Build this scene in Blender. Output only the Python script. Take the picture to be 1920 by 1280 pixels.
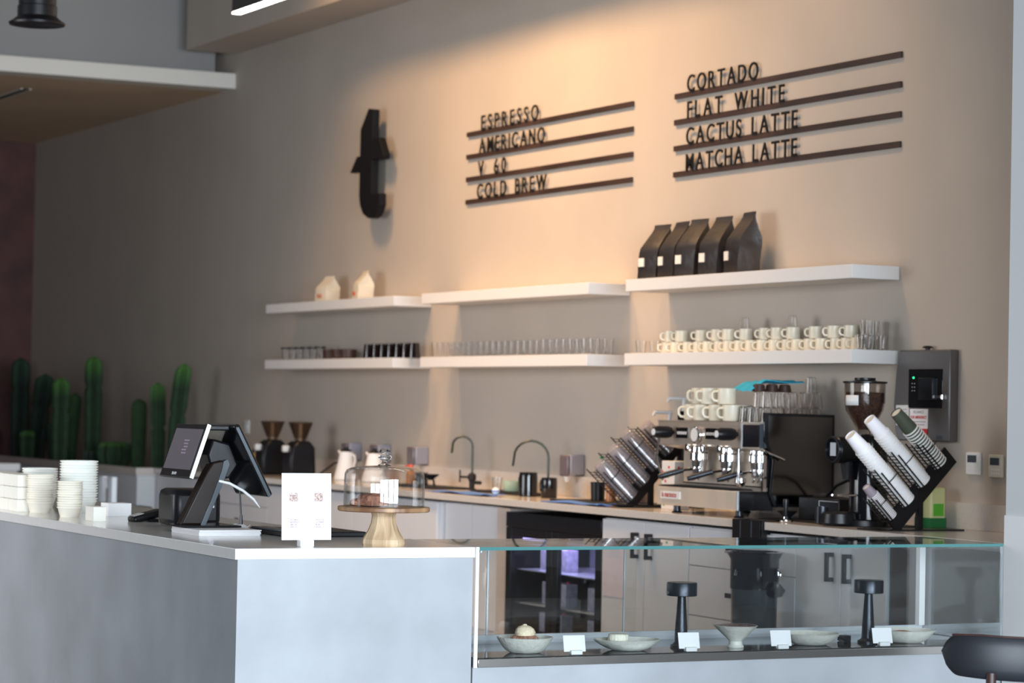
import bpy, math, random
from mathutils import Vector, Matrix, Euler
from math import sin, cos, pi, radians
random.seed(7)
for o in list(bpy.data.objects): bpy.data.objects.remove(o, do_unlink=True)
S = bpy.context.scene; COL = S.collection

# ------------------------------------------------------------------ camera
cam = bpy.data.cameras.new('camera'); camo = bpy.data.objects.new('camera', cam); COL.objects.link(camo)
cam.sensor_width = 36; cam.lens = 4954/1920*36; cam.clip_start = 0.1; cam.clip_end = 80
R = Matrix(((0.891, 0.029, 0.453), (-0.453, 0.013, 0.891), (0.020, -0.999, 0.025)))
xr, dn, fw = R.col[0].normalized(), R.col[1], R.col[2].normalized()
up = xr.cross(fw).normalized(); xr = fw.cross(up).normalized()
M = Matrix((xr, up, -fw)).transposed().to_4x4(); M.translation = (-7.865, -9.319, 1.47)
camo.matrix_world = M
cam.dof.use_dof = True; cam.dof.focus_distance = 10.25; cam.dof.aperture_fstop = 3.8
S.camera = camo
S.cycles.transparent_max_bounces = 40; S.cycles.max_bounces = 12; S.cycles.caustics_reflective = False; S.cycles.caustics_refractive = False
# ------------------------------------------------------------------ world, exposure, daylight
W = bpy.data.worlds.new('world'); S.world = W; W.use_nodes = True
W.node_tree.nodes['Background'].inputs[0].default_value = (0.62, 0.74, 0.90, 1)
W.node_tree.nodes['Background'].inputs[1].default_value = 0.11
vs = S.view_settings; vs.view_transform = 'Standard'; vs.look = 'None'; vs.exposure = 0.0; vs.gamma = 1; vs.use_curve_mapping = False
def area(name, loc, target, sx, sy, power, color, spread=pi):
    l = bpy.data.lights.new(name, 'AREA'); l.shape = 'RECTANGLE'; l.size = sx; l.size_y = sy
    l.energy = power; l.color = color; l.spread = spread
    o = bpy.data.objects.new(name, l); COL.objects.link(o); o.location = loc
    o.rotation_euler = (Vector(target)-Vector(loc)).to_track_quat('-Z', 'Y').to_euler()
    return o
def spot(name, loc, target, power, color, ang, blend=.7, rad=.05):
    l = bpy.data.lights.new(name, 'SPOT'); l.energy = power; l.color = color; l.spot_size = ang
    l.spot_blend = blend; l.shadow_soft_size = rad
    o = bpy.data.objects.new(name, l); COL.objects.link(o); o.location = loc
    o.rotation_euler = (Vector(target)-Vector(loc)).to_track_quat('-Z', 'Y').to_euler()
    return o
DAY = (0.80, 0.90, 1.0)
for i, x in enumerate((-10.6, -7.6, -4.6, -1.6)):          # the shop front's tall windows, behind the camera
    area('daylight_window', (x, -11.4, 1.9), (x, 0, .3), 2.6, 3.6, 320, DAY, radians(110))
area('side_fill', (-9.0, 5.4, 2.0), (0, 4.6, .5), 4.4, 3.0, 98, (0.97, 0.97, 1.0), radians(95))  # fill light added to lift the back wall, from no known window
WARM = (1.0, 0.60, 0.29)
for y, p in ((3.0, 230), (4.7, 520), (6.0, 500), (7.6, 280)):                          # ceiling spots washing the menu wall
    spot('ceiling_spot', (-1.85, y, 5.9), (-.05, y, 1.95), p*1.34, WARM, radians(74), 1.0, .32)

# ------------------------------------------------------------------ materials
def mat(name, c, rough=.5, metal=0., spec=.5, var=0., vscale=6., bump=0., bscale=60., coat=0., emit=None, estr=0., stretch=None):
    m = bpy.data.materials.new(name); m.use_nodes = True; nt = m.node_tree; b = nt.nodes['Principled BSDF']
    b.inputs['Base Color'].default_value = (*c, 1); b.inputs['Roughness'].default_value = rough
    b.inputs['Metallic'].default_value = metal; b.inputs['Specular IOR Level'].default_value = spec
    b.inputs['Coat Weight'].default_value = coat
    if emit: b.inputs['Emission Color'].default_value = (*emit, 1); b.inputs['Emission Strength'].default_value = estr
    if var or bump:
        tc = nt.nodes.new('ShaderNodeTexCoord'); mp = nt.nodes.new('ShaderNodeMapping')
        nt.links.new(tc.outputs['Object'], mp.inputs[0])
        if stretch: mp.inputs['Scale'].default_value = stretch
    if var:
        n = nt.nodes.new('ShaderNodeTexNoise'); n.inputs['Scale'].default_value = vscale; n.inputs['Detail'].default_value = 6
        nt.links.new(mp.outputs[0], n.inputs['Vector'])
        r = nt.nodes.new('ShaderNodeMapRange'); r.inputs[1].default_value = .3; r.inputs[2].default_value = .7
        r.inputs[3].default_value = 1-var; r.inputs[4].default_value = 1+var
        nt.links.new(n.outputs[0], r.inputs[0])
        mx = nt.nodes.new('ShaderNodeMix'); mx.data_type = 'RGBA'; mx.blend_type = 'MULTIPLY'; mx.inputs[0].default_value = 1
        mx.inputs[6].default_value = (*c, 1); nt.links.new(r.outputs[0], mx.inputs[7]); nt.links.new(mx.outputs[2], b.inputs['Base Color'])
    if bump:
        n2 = nt.nodes.new('ShaderNodeTexNoise'); n2.inputs['Scale'].default_value = bscale; n2.inputs['Detail'].default_value = 4
        nt.links.new(mp.outputs[0], n2.inputs['Vector'])
        bp = nt.nodes.new('ShaderNodeBump'); bp.inputs['Strength'].default_value = bump; bp.inputs['Distance'].default_value = .01
        nt.links.new(n2.outputs[0], bp.inputs['Height']); nt.links.new(bp.outputs[0], b.inputs['Normal'])
    return m
def glassmat(name, tint=(1, 1, 1), ior=1.45, rough=0., edge=None, boost=0.):
    m = bpy.data.materials.new(name); m.use_nodes = True; nt = m.node_tree; nt.nodes.clear()
    out = nt.nodes.new('ShaderNodeOutputMaterial'); mix = nt.nodes.new('ShaderNodeMixShader')
    tr = nt.nodes.new('ShaderNodeBsdfTransparent'); gl = nt.nodes.new('ShaderNodeBsdfGlossy')
    tr.inputs[0].default_value = (*tint, 1); gl.inputs['Roughness'].default_value = rough
    ge = nt.nodes.new('ShaderNodeNewGeometry'); dp = nt.nodes.new('ShaderNodeVectorMath'); dp.operation = 'DOT_PRODUCT'
    nt.links.new(ge.outputs['Normal'], dp.inputs[0]); nt.links.new(ge.outputs['Incoming'], dp.inputs[1])
    def mth(op, a, b=None, clamp=False):
        n = nt.nodes.new('ShaderNodeMath'); n.operation = op; n.use_clamp = clamp
        for i, q in enumerate((a, b)):
            if q is None: continue
            if isinstance(q, (int, float)): n.inputs[i].default_value = q
            else: nt.links.new(q, n.inputs[i])
        return n.outputs[0]
    ca = mth('ABSOLUTE', dp.outputs['Value']); inv = mth('SUBTRACT', 1.0, ca, True); p5 = mth('POWER', inv, 5.0)
    r0 = ((ior-1)/(ior+1))**2; fac = mth('ADD', mth('MULTIPLY', p5, 1-r0), r0, True)
    if boost:
        a = nt.nodes.new('ShaderNodeMath'); a.operation = 'MULTIPLY_ADD'; a.inputs[1].default_value = 1; a.inputs[2].default_value = boost
        a.use_clamp = True; nt.links.new(fac, a.inputs[0]); fac = a.outputs[0]
    if edge:                                   # thicker-looking tint where the wall is seen edge-on
        cr = nt.nodes.new('ShaderNodeMix'); cr.data_type = 'RGBA'; cr.inputs[6].default_value = (*tint, 1); cr.inputs[7].default_value = (*edge, 1)
        nt.links.new(mth('POWER', inv, 1.6), cr.inputs[0]); nt.links.new(cr.outputs[2], tr.inputs[0])
    nt.links.new(fac, mix.inputs[0]); nt.links.new(tr.outputs[0], mix.inputs[1]); nt.links.new(gl.outputs[0], mix.inputs[2])
    nt.links.new(mix.outputs[0], out.inputs[0])
    return m
def woodmat(name, c1, c2, scale=3., stretch=(1, 1, 1), rough=.45):
    m = bpy.data.materials.new(name); m.use_nodes = True; nt = m.node_tree; b = nt.nodes['Principled BSDF']
    b.inputs['Roughness'].default_value = rough
    tc = nt.nodes.new('ShaderNodeTexCoord'); mp = nt.nodes.new('ShaderNodeMapping'); mp.inputs['Scale'].default_value = stretch
    w = nt.nodes.new('ShaderNodeTexNoise'); w.inputs['Scale'].default_value = scale; w.inputs['Detail'].default_value = 5; w.inputs['Distortion'].default_value = 1.2
    cr = nt.nodes.new('ShaderNodeValToRGB'); cr.color_ramp.elements[0].color = (*c1, 1); cr.color_ramp.elements[1].color = (*c2, 1)
    cr.color_ramp.elements[0].position = .35; cr.color_ramp.elements[1].position = .65
    nt.links.new(tc.outputs['Object'], mp.inputs[0]); nt.links.new(mp.outputs[0], w.inputs['Vector'])
    nt.links.new(w.outputs[0], cr.inputs[0]); nt.links.new(cr.outputs[0], b.inputs['Base Color'])
    return m
m = {}
m['wall'] = mat('wall_plaster', (.485, .425, .365), .85, var=.04, vscale=1.5, bump=.05, bscale=30)
m['wallgrey'] = mat('grey_paint', (.30, .29, .28), .8)
m['nib'] = mat('pale_paint', (.66, .68, .69), .75)
m['rust'] = mat('oxide_plaster', (.085, .030, .026), .7, var=.35, vscale=3)
m['soffit'] = mat('soffit_warm_lit', (.66, .49, .33), .7, var=.10, vscale=.8)  # plaster under warm light; that warmth is put into the base colour
m['fascia'] = mat('fascia_paint', (.72, .69, .62), .7)
m['ceil'] = mat('ceiling_paint', (.40, .37, .34), .85)
m['floor'] = mat('floor_concrete', (.34, .33, .32), .35, var=.1, vscale=1)
m['concrete'] = mat('grey_microcement', (.325, .345, .368), .5, var=.12, vscale=2.6, bump=.08, bscale=14)
m['quartz'] = mat('white_quartz', (.80, .79, .77), .12, var=.02, vscale=40)
m['worktop'] = mat('beige_quartz', (.60, .55, .50), .16, var=.04, vscale=60)
m['cab'] = mat('pale_laminate', (.63, .635, .66), .4)
m['shelf'] = mat('white_shelf', (.78, .765, .75), .45)
m['black'] = mat('black_plastic', (.006, .006, .008), .35, spec=.35)
m['blackgloss'] = mat('black_gloss', (.008, .008, .010), .12)
m['blackmatte'] = mat('black_matte', (.010, .010, .012), .6, spec=.35)
m['bluegrey'] = mat('dark_plastic_side', (.05, .065, .08), .3)
m['steel'] = mat('brushed_steel', (.62, .60, .57), .22, metal=1, var=.03, vscale=4)
m['polished'] = mat('polished_steel', (.74, .64, .54), .28, metal=.72)  # warm base stands in for beige surroundings mirrored in the steel
m['splash'] = mat('steel_beige_reflection', (.88, .75, .61), .26, metal=.42)  # reflected beige painted into the steel of splash and tray
m['panelmirror'] = mat('dark_mirror_panel', (.16, .155, .15), .12, metal=1)
m['chrome'] = mat('chrome', (.85, .85, .87), .05, metal=1)
m['alu'] = mat('aluminium', (.74, .78, .82), .35, metal=.6)
m['white'] = mat('white_plastic', (.80, .80, .80), .4)
m['whitepaint'] = mat('white_enamel', (.86, .86, .86), .5)
m['paper'] = mat('white_paper', (.87, .87, .88), .7)
m['cream'] = mat('cream_stoneware', (.74, .68, .54), .3, var=.03, vscale=30)
m['stone'] = mat('speckled_stoneware', (.70, .70, .62), .5, var=.07, vscale=50, bump=.35, bscale=45)
m['bag'] = mat('black_foil_bag', (.014, .010, .010), .40, spec=1.0, bump=.6, bscale=14)
m['bagwarm'] = mat('bag_upper_face', (.022, .020, .022), .3, bump=.6, bscale=11)
m['kraft'] = mat('kraft_paper', (.74, .66, .52), .7, bump=.3, bscale=30)
m['label'] = mat('cream_label', (.85, .80, .72), .6)
m['rail'] = woodmat('dark_stained_wood', (.030, .016, .012), (.060, .032, .024), 5, (1, .2, 2))
m['letter'] = mat('black_letter', (.005, .005, .006), .6, spec=.25)
m['smoked'] = glassmat('smoked_glass', (.50, .44, .44), 1.6, .03, edge=(.08, .07, .08), boost=.04)
m['glass'] = glassmat('clear_glass', (.965, .97, .97), 1.60, edge=(.90, .91, .91))
m['glassware'] = glassmat('tumbler_glass', (.95, .96, .96), 1.65, .02, edge=(.72, .73, .74))
m['faintglass'] = glassmat('thin_tumbler_glass', (.992, .990, .988), 1.40, .02, edge=(.975, .965, .955))
m['pane'] = glassmat('display_pane', (.985, .995, .992), 1.5)
m['frontpane'] = glassmat('display_front_pane', (.975, .99, .99), 1.75, boost=.02)
m['toppane'] = glassmat('display_top_pane', (.90, .96, .95), 1.5, 0.0)
m['sidepane'] = glassmat('display_side_pane', (.80, .86, .87), 1.7, 0.02, boost=.10)
m['realglass'] = mat('thick_clear_glass', (1, 1, 1), .0); m['realglass'].node_tree.nodes['Principled BSDF'].inputs['Transmission Weight'].default_value = 1
m['plasticcup'] = glassmat('clear_plastic', (.92, .91, .92), 1.5, .08, edge=(.80, .78, .80), boost=.06)
_nt = m['plasticcup'].node_tree; _o = [n for n in _nt.nodes if n.type == 'OUTPUT_MATERIAL'][0]; _l = _o.inputs[0].links[0].from_socket
_d = _nt.nodes.new('ShaderNodeBsdfDiffuse'); _d.inputs[0].default_value = (.72, .68, .72, 1); _m = _nt.nodes.new('ShaderNodeMixShader'); _m.inputs[0].default_value = .16
_nt.links.new(_l, _m.inputs[1]); _nt.links.new(_d.outputs[0], _m.inputs[2]); _nt.links.new(_m.outputs[0], _o.inputs[0])
m['hopper'] = glassmat('hopper_plastic', (.86, .84, .82), 1.5, .03, edge=(.70, .66, .62))
m['tintedhopper'] = glassmat('tinted_hopper', (.72, .64, .58), 1.5, .03, edge=(.38, .30, .26))
m['teal'] = mat('glass_cut_edge', (.07, .20, .20), .10)
m['darkdeck'] = mat('black_glass_deck', (.02, .022, .024), .06)
m['walnut'] = woodmat('acacia_wood', (.16, .075, .035), (.50, .30, .15), 7, (1.0, .6, .25))
m['palewood'] = woodmat('pale_acacia', (.30, .18, .09), (.72, .55, .36), 9, (1, 1, .10))
m['beans'] = mat('coffee_beans', (.085, .034, .022), .35, var=.8, vscale=90, bump=1, bscale=120)
m['green'] = mat('green_paper_cup', (.060, .075, .050), .6)
m['mauve'] = mat('mauve_paper_cup', (.27, .22, .26), .6)
m['rim'] = mat('cup_rim_white', (.84, .83, .80), .55)
m['cupwhite'] = mat('white_paper_cup', (.82, .80, .83), .6)
m['cupinner'] = mat('cup_base_cream', (.80, .72, .60), .6)
def cactusmat(name, c1, c2, lo):
    k = mat(name, c1, .85, var=.3, vscale=12, bump=.4, bscale=50); nt = k.node_tree; b = nt.nodes['Principled BSDF']
    tc = nt.nodes.new('ShaderNodeTexCoord'); sp = nt.nodes.new('ShaderNodeSeparateXYZ'); mr = nt.nodes.new('ShaderNodeMapRange'); mx = nt.nodes.new('ShaderNodeMix'); mx.data_type = 'RGBA'
    nt.links.new(tc.outputs['Generated'], sp.inputs[0]); nt.links.new(sp.outputs[2], mr.inputs[0]); mr.inputs[1].default_value = lo; mr.inputs[2].default_value = 1
    src = b.inputs['Base Color'].links[0].from_socket; nt.links.new(mr.outputs[0], mx.inputs[0]); nt.links.new(src, mx.inputs[6]); mx.inputs[7].default_value = (*c2, 1); nt.links.new(mx.outputs[2], b.inputs['Base Color'])
    return k
m['cactus'] = cactusmat('cactus_skin', (.016, .042, .016), (.06, .17, .03), .78)
m['cactusplain'] = cactusmat('plain_cactus_skin', (.016, .045, .012), (.025, .065, .018), .6)
m['cactusdark'] = cactusmat('dark_cactus_skin', (.008, .020, .013), (.016, .045, .022), .7)
m['soil'] = mat('soil', (.02, .016, .012), .9, bump=1, bscale=30)
m['bluecloth'] = mat('blue_cloth', (.10, .22, .55), .8, bump=.4, bscale=60)
m['cyancloth'] = mat('cyan_cloth', (.02, .42, .62), .8, bump=.4, bscale=60)
m['greenp'] = mat('green_plastic', (.0, .28, .10), .4)
m['magenta'] = mat('magenta_plastic', (.50, .01, .16), .4)
m['orange'] = mat('orange_plastic', (.75, .12, .04), .4)
m['yellow'] = mat('yellow_plastic', (.80, .38, .03), .5)
m['red'] = mat('red_print', (.62, .02, .03), .5)
m['brandred'] = mat('badge_red', (.50, .08, .05), .5)
m['led'] = mat('led_strip', (1, 1, 1), .5, emit=(1.0, .93, .88), estr=9)
m['greenled'] = mat('green_led', (.0, .4, .1), .5, emit=(.02, 1, .25), estr=5)
m['screen'] = mat('dim_screen', (.06, .06, .07), .15, emit=(.20, .18, .21), estr=.35)
m['screenlight'] = mat('small_display', (.2, .22, .25), .2, emit=(.45, .50, .55), estr=.45)
m['fridgeled'] = mat('fridge_led', (.5, .5, 1), .5, emit=(.48, .42, 1.0), estr=2.2)
m['fridgein'] = mat('fridge_liner', (.33, .33, .40), .5)
m['amber'] = mat('amber_liquid', (.40, .16, .04), .3)
m['darkbrown'] = mat('dark_brown', (.045, .022, .016), .4)
m['greymetal'] = mat('dark_grey_metal', (.15, .145, .145), .36, metal=.6, var=.05, vscale=5)
m['socket'] = mat('white_socket', (.75, .75, .74), .4)
m['lavender'] = mat('dispenser_grey', (.30, .30, .36), .35)
m['dispdark'] = mat('dispenser_window', (.14, .12, .14), .25)
m['mint'] = mat('mint_ceramic', (.40, .52, .38), .35)
m['cake'] = mat('cream_cake', (.86, .82, .68), .7, bump=.5, bscale=70)
m['icecream'] = mat('ice_cream', (.88, .74, .52), .5, bump=.6, bscale=50)
m['waffle'] = mat('pecan_crust', (.46, .20, .12), .5, var=.5, vscale=70, bump=1, bscale=60)
m['berry'] = mat('berry_glaze', (.10, .012, .030), .15, bump=.6, bscale=60)
m['salmon'] = mat('salmon_topping', (.60, .22, .13), .5)
m['bun'] = mat('brown_cake', (.30, .13, .08), .7, var=.5, vscale=40, bump=1, bscale=45)
m['lamp'] = mat('black_anodised', (.030, .034, .042), .30, metal=.7)
m['chairshell'] = mat('black_leather', (.010, .012, .017), .5)
m['chairwood'] = woodmat('chair_walnut', (.030, .012, .010), (.065, .024, .020), 6)
m['eucal'] = mat('pale_greige_panel', (.50, .42, .37), .6)
m['printdark'] = mat('print_ink', (.35, .30, .36), .7)
m['ink'] = mat('faint_ink', (.55, .55, .58), .7)
m['photo1'] = mat('printed_photo', (.45, .33, .30), .6, var=.7, vscale=180)
m['photo2'] = mat('printed_photo_purple', (.42, .34, .46), .6, var=.7, vscale=220)

# ------------------------------------------------------------------ mesh helpers
class MB:
    def __init__(s): s.v = []; s.f = []; s.T = Matrix()
    def add(s, vs, fs):
        n = len(s.v); s.v += [tuple(s.T @ Vector(q)) for q in vs]; s.f += [tuple(i+n for i in f) for f in fs]; return s
    def box(s, x0, x1, y0, y1, z0, z1):
        return s.add([(x0,y0,z0),(x1,y0,z0),(x1,y1,z0),(x0,y1,z0),(x0,y0,z1),(x1,y0,z1),(x1,y1,z1),(x0,y1,z1)],
                     [(0,3,2,1),(4,5,6,7),(0,1,5,4),(1,2,6,5),(2,3,7,6),(3,0,4,7)])
    def cbox(s, c, d): return s.box(c[0]-d[0]/2, c[0]+d[0]/2, c[1]-d[1]/2, c[1]+d[1]/2, c[2]-d[2]/2, c[2]+d[2]/2)
    def prism(s, pts, a, b, axis='y'):
        n = len(pts); A = []
        for t in (a, b):
            for p, q in pts: A.append({'y': (p, t, q), 'x': (t, p, q), 'z': (p, q, t)}[axis])
        return s.add(A, [tuple(range(n)), tuple(range(2*n-1, n-1, -1))] + [(i, i+n, (i+1) % n+n, (i+1) % n) for i in range(n)])
    def lathe(s, prof, n=28, c=(0, 0, 0), wob=None, close=False):
        A = []; F = []; k = len(prof)
        for j, (r, z) in enumerate(prof):
            for i in range(n):
                a = 2*pi*i/n; rr = r*(1+(wob(a, z) if wob else 0)); A.append((c[0]+rr*cos(a), c[1]+rr*sin(a), c[2]+z))
        for j in range(k-1):
            for i in range(n): F.append((j*n+i, j*n+(i+1) % n, (j+1)*n+(i+1) % n, (j+1)*n+i))
        if close:
            for i in range(n): F.append(((k-1)*n+i, (k-1)*n+(i+1) % n, (i+1) % n, i))
        else:
            F.append(tuple(range(n-1, -1, -1))); F.append(tuple((k-1)*n+i for i in range(n)))
        return s.add(A, F)
    def cyl(s, c, r, h, n=24, r2=None): return s.lathe([(r, 0), (r if r2 is None else r2, h)], n, c)
    def tube(s, path, r, n=10):
        P = [Vector(p) for p in path]; A = []; F = []; prev = None
        rs = r if isinstance(r, (list, tuple)) else [r]*len(P)
        for i, p in enumerate(P):
            t = (P[min(i+1, len(P)-1)]-P[max(i-1, 0)]).normalized()
            if prev is None: u = t.orthogonal().normalized()
            else: u = (prev-t*prev.dot(t)).normalized()
            prev = u; w = t.cross(u)
            for j in range(n):
                a = 2*pi*j/n; A.append(tuple(p+(u*cos(a)+w*sin(a))*rs[i]))
        for i in range(len(P)-1):
            for j in range(n): F.append((i*n+j, i*n+(j+1) % n, (i+1)*n+(j+1) % n, (i+1)*n+j))
        F.append(tuple(range(n-1, -1, -1))); F.append(tuple((len(P)-1)*n+j for j in range(n)))
        return s.add(A, F)
    def bar(s, p, q, w, h, upv=(0, 0, 1)):
        p = Vector(p); q = Vector(q); t = (q-p).normalized(); u = t.cross(Vector(upv))
        if u.length < 1e-4: u = t.orthogonal()
        u.normalize(); k = u.cross(t); A = []
        for c in (p, q):
            for a, b in ((-1, -1), (1, -1), (1, 1), (-1, 1)): A.append(tuple(c+u*a*w/2+k*b*h/2))
        return s.add(A, [(0,1,2,3),(7,6,5,4),(0,4,5,1),(1,5,6,2),(2,6,7,3),(3,7,4,0)])
    def grid(s, f, nu, nv, th=.002):
        A = []; F = []
        for k in (0, 1):
            for i in range(nu+1):
                for j in range(nv+1):
                    x, y, z = f(i/nu, j/nv); A.append((x, y, z+(th if k == 0 else 0)))
        N = (nu+1)*(nv+1); q = lambda i, j: i*(nv+1)+j
        for i in range(nu):
            for j in range(nv):
                F.append((q(i,j), q(i+1,j), q(i+1,j+1), q(i,j+1))); F.append((N+q(i,j), N+q(i,j+1), N+q(i+1,j+1), N+q(i+1,j)))
        for i in range(nu): F.append((q(i,0), N+q(i,0), N+q(i+1,0), q(i+1,0))); F.append((q(i,nv), q(i+1,nv), N+q(i+1,nv), N+q(i,nv)))
        for j in range(nv): F.append((q(0,j), q(0,j+1), N+q(0,j+1), N+q(0,j))); F.append((q(nu,j), N+q(nu,j), N+q(nu,j+1), q(nu,j+1)))
        return s.add(A, F)
    def mesh(s, name, ang=32):
        me = bpy.data.meshes.new(name); me.from_pydata(s.v, [], s.f); me.validate(); me.update()
        import bmesh
        b = bmesh.new(); b.from_mesh(me); bmesh.ops.recalc_face_normals(b, faces=b.faces); b.to_mesh(me); b.free()
        me.polygons.foreach_set('use_smooth', [True]*len(me.polygons)); me.set_sharp_from_angle(angle=radians(ang)); return me
    def build(s, name, mt, parent=None, bevel=0, ang=32, label=None):
        me = s.mesh(name, ang); me.materials.append(mt if not isinstance(mt, str) else m[mt])
        o = bpy.data.objects.new(name, me); COL.objects.link(o)
        if parent: o.parent = parent
        if bevel:
            bv = o.modifiers.new('bevel', 'BEVEL'); bv.width = bevel; bv.segments = 2; bv.limit_method = 'ANGLE'; bv.angle_limit = radians(40)
        if label: o['label'] = label
        return o
def tag(o, label, cat, group=None, kind=None):
    if label: o['label'] = label
    if cat: o['category'] = cat
    if group: o['group'] = group
    if kind: o['kind'] = kind
    return o
def struct(name, mb, mt, parent=None, bevel=0):
    o = mb.build(name, mt, parent, bevel)
    if not parent: o['kind'] = 'structure'
    return o
def thing(name, label, cat, loc=(0, 0, 0), rz=0, group=None, rot=None):
    o = bpy.data.objects.new(name, None); COL.objects.link(o); o.location = loc; o.rotation_euler = rot or (0, 0, rz); o.empty_display_size = .05
    return tag(o, label, cat, group)
def dup(o, loc, label=None, rz=None, rot=None, group=None, parent=None, scale=None):
    c = o.copy(); COL.objects.link(c); c.parent = parent
    if loc is not None: c.location = loc
    if rz is not None: c.rotation_euler = (0, 0, rz)
    if rot is not None: c.rotation_euler = rot
    if scale is not None: c.scale = scale
    if label: c['label'] = label
    if group: c['group'] = group
    for ch in list(o.children): dup(ch, None, parent=c)
    return c
ORD = ['first','second','third','fourth','fifth','sixth','seventh','eighth','ninth','tenth','eleventh','twelfth','thirteenth','fourteenth','fifteenth','sixteenth','seventeenth','eighteenth','nineteenth','twentieth','twenty-first','twenty-second','twenty-third','twenty-fourth','twenty-fifth','twenty-sixth','twenty-seventh','twenty-eighth','twenty-ninth','thirtieth','thirty-first','thirty-second','thirty-third','thirty-fourth','thirty-fifth','thirty-sixth','thirty-seventh','thirty-eighth','thirty-ninth','fortieth']
def text(name, s, size, depth, mt, parent, loc, rot, sx=1., bold=0.):
    cu = bpy.data.curves.new('t', 'FONT'); cu.body = s; cu.size = size; cu.extrude = depth/2; cu.align_x = 'LEFT'; cu.offset = bold
    t = bpy.data.objects.new('t', cu); COL.objects.link(t); dg = bpy.context.evaluated_depsgraph_get()
    me = bpy.data.meshes.new_from_object(t.evaluated_get(dg)); bpy.data.objects.remove(t, do_unlink=True)
    me.name = name; me.materials.clear(); me.materials.append(m[mt])
    for p in me.polygons: p.material_index = 0
    o = bpy.data.objects.new(name, me); COL.objects.link(o); o.location = loc; o.rotation_euler = rot; o.scale = (sx, 1, 1)
    if parent: o.parent = parent
    return o
ROT_WALL = Matrix(((0, 0, -1), (-1, 0, 0), (0, 1, 0))).to_euler()     # text that faces -X and reads towards -Y
ROT_FRONT = (pi/2, 0, 0)                                              # text that faces -Y and reads towards +X

# ------------------------------------------------------------------ setting
ZC = .92
struct('floor', MB().box(-14, 3, -14, 18, -.1, 0), 'floor')
struct('wall_right', MB().box(0, .12, 0, 17.1, 0, 6.3), 'wall')
struct('wall_front', MB().box(-.69, .6, -.7, 0, 0, 6.3), 'nib')
struct('wall_far', MB().box(-14, 0, 17.0, 17.12, 0, 4.08), 'rust')
struct('wall_upper', MB().box(-14, -.085, 11.6, 11.7, 4.205, 6.3), 'wallgrey')
struct('ceiling', MB().box(-14, 3, -14, 17, 6.3, 6.4), 'ceil')
struct('trim_1', MB().box(-14, 0, 11.33, 11.6, 4.08, 4.205), 'fascia')
struct('ceiling_soffit', MB().box(-14, 0, 11.6, 17.0, 4.08, 4.204), 'soffit')
struct('trim_2', MB().box(-.44, 0, -.0, 11.33, 4.37, 6.3), 'wall')
struct('trim_3', MB().box(-.702, -.69, -.69, -.005, 0, 1.044), 'whitepaint')
wf = MB(); wf.box(-14, 3, -11.9, -11.7, 0, .15); wf.box(-14, 3, -11.9, -11.7, 3.8, 6.3)
for x in (-14, -12.05, -9.1, -6.1, -3.1, -.2, 2.8): wf.box(x-.1, x+.1, -11.9, -11.7, .15, 3.8)
struct('window_1', wf, 'blackmatte')
struct('added_wall_left', MB().box(-9.32, -9.2, 7.9, 17, 0, 6.3), 'wallgrey')  # unseen wall added to keep side light off the far end
wf = MB(); wf.box(-9.32, -9.2, 2.9, 7.9, 0, .5); wf.box(-9.32, -9.2, 2.9, 7.9, 3.9, 6.3)
for y in (2.95, 5.4, 7.85): wf.box(-9.32, -9.2, y-.05, y+.05, .5, 3.9)
struct('side_fill_frame', wf, 'blackmatte')  # unseen window frame added to hold the side fill light

v = thing('air_vent', 'dark slot air vent in the low warm-lit ceiling', 'vent', (-1.478, 12.8, 4.078))
MB().box(-.03, .03, -.4, .45, -.006, .0).build('slot', 'blackmatte', v)
v2 = MB(); v2.box(-.045, -.03, -.42, .47, -.008, 0); v2.box(.03, .045, -.42, .47, -.008, 0); v2.build('frame', 'fascia', v)

# ------------------------------------------------------------------ lights in view
t = thing('linear_light', 'black linear pendant with glowing white strip underneath', 'light', (-1.715, 2.2, 4.0))
MB().box(-.03, .03, 0, 4.645, .012, .13).build('housing', 'black', t)
MB().box(-.029, .029, .003, 4.642, 0, .013).build('diffuser', 'led', t)
for y in (.3, 2.3, 4.3): MB().tube([(0, y, .13), (0, y, 2.3)], .003, 6).build('hanger', 'black', t)
t = thing('ceiling_spotlight', 'black cylindrical ceiling spotlight with flared rim', 'light', (-3.30, 6.0, 3.695))
MB().lathe([(.145, .012), (.165, 0), (.168, .012), (.14, .03), (.118, .05), (.118, .11), (.112, .115), (.112, .26), (.12, .30), (.12, .5), (.02, .52), (.02, 2.6)], 32).build('body', 'black', t)
yk = MB(); yk.bar((-.17, 0, .30), (.20, 0, .22), .03, .03); yk.build('bracket', 'black', t)
rd = MB(); rd.tube([(-.36, 0, .13), (-.26, 0, .16), (-.18, 0, .24), (-.12, 0, .32)], .022, 8); rd.build('cable', 'brandred', t)

# ------------------------------------------------------------------ front counter
t = thing('service_counter', 'grey concrete service counter with white worktop', 'counter', (-4.26, .01, 0))
b = MB(); b.prism([(0, 0), (.986, 0), (.986, .58), (.88, .58), (.88, 4.9), (0, 4.9)], 0, .879, 'z'); b.build('body', 'concrete', t)
b = MB(); b.prism([(-.014, -.01), (.990, -.01), (.990, .60), (.90, .60), (.90, 4.92), (-.014, 4.92)], .879, .92, 'z'); b.build('worktop', 'quartz', t, bevel=.002)

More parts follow.
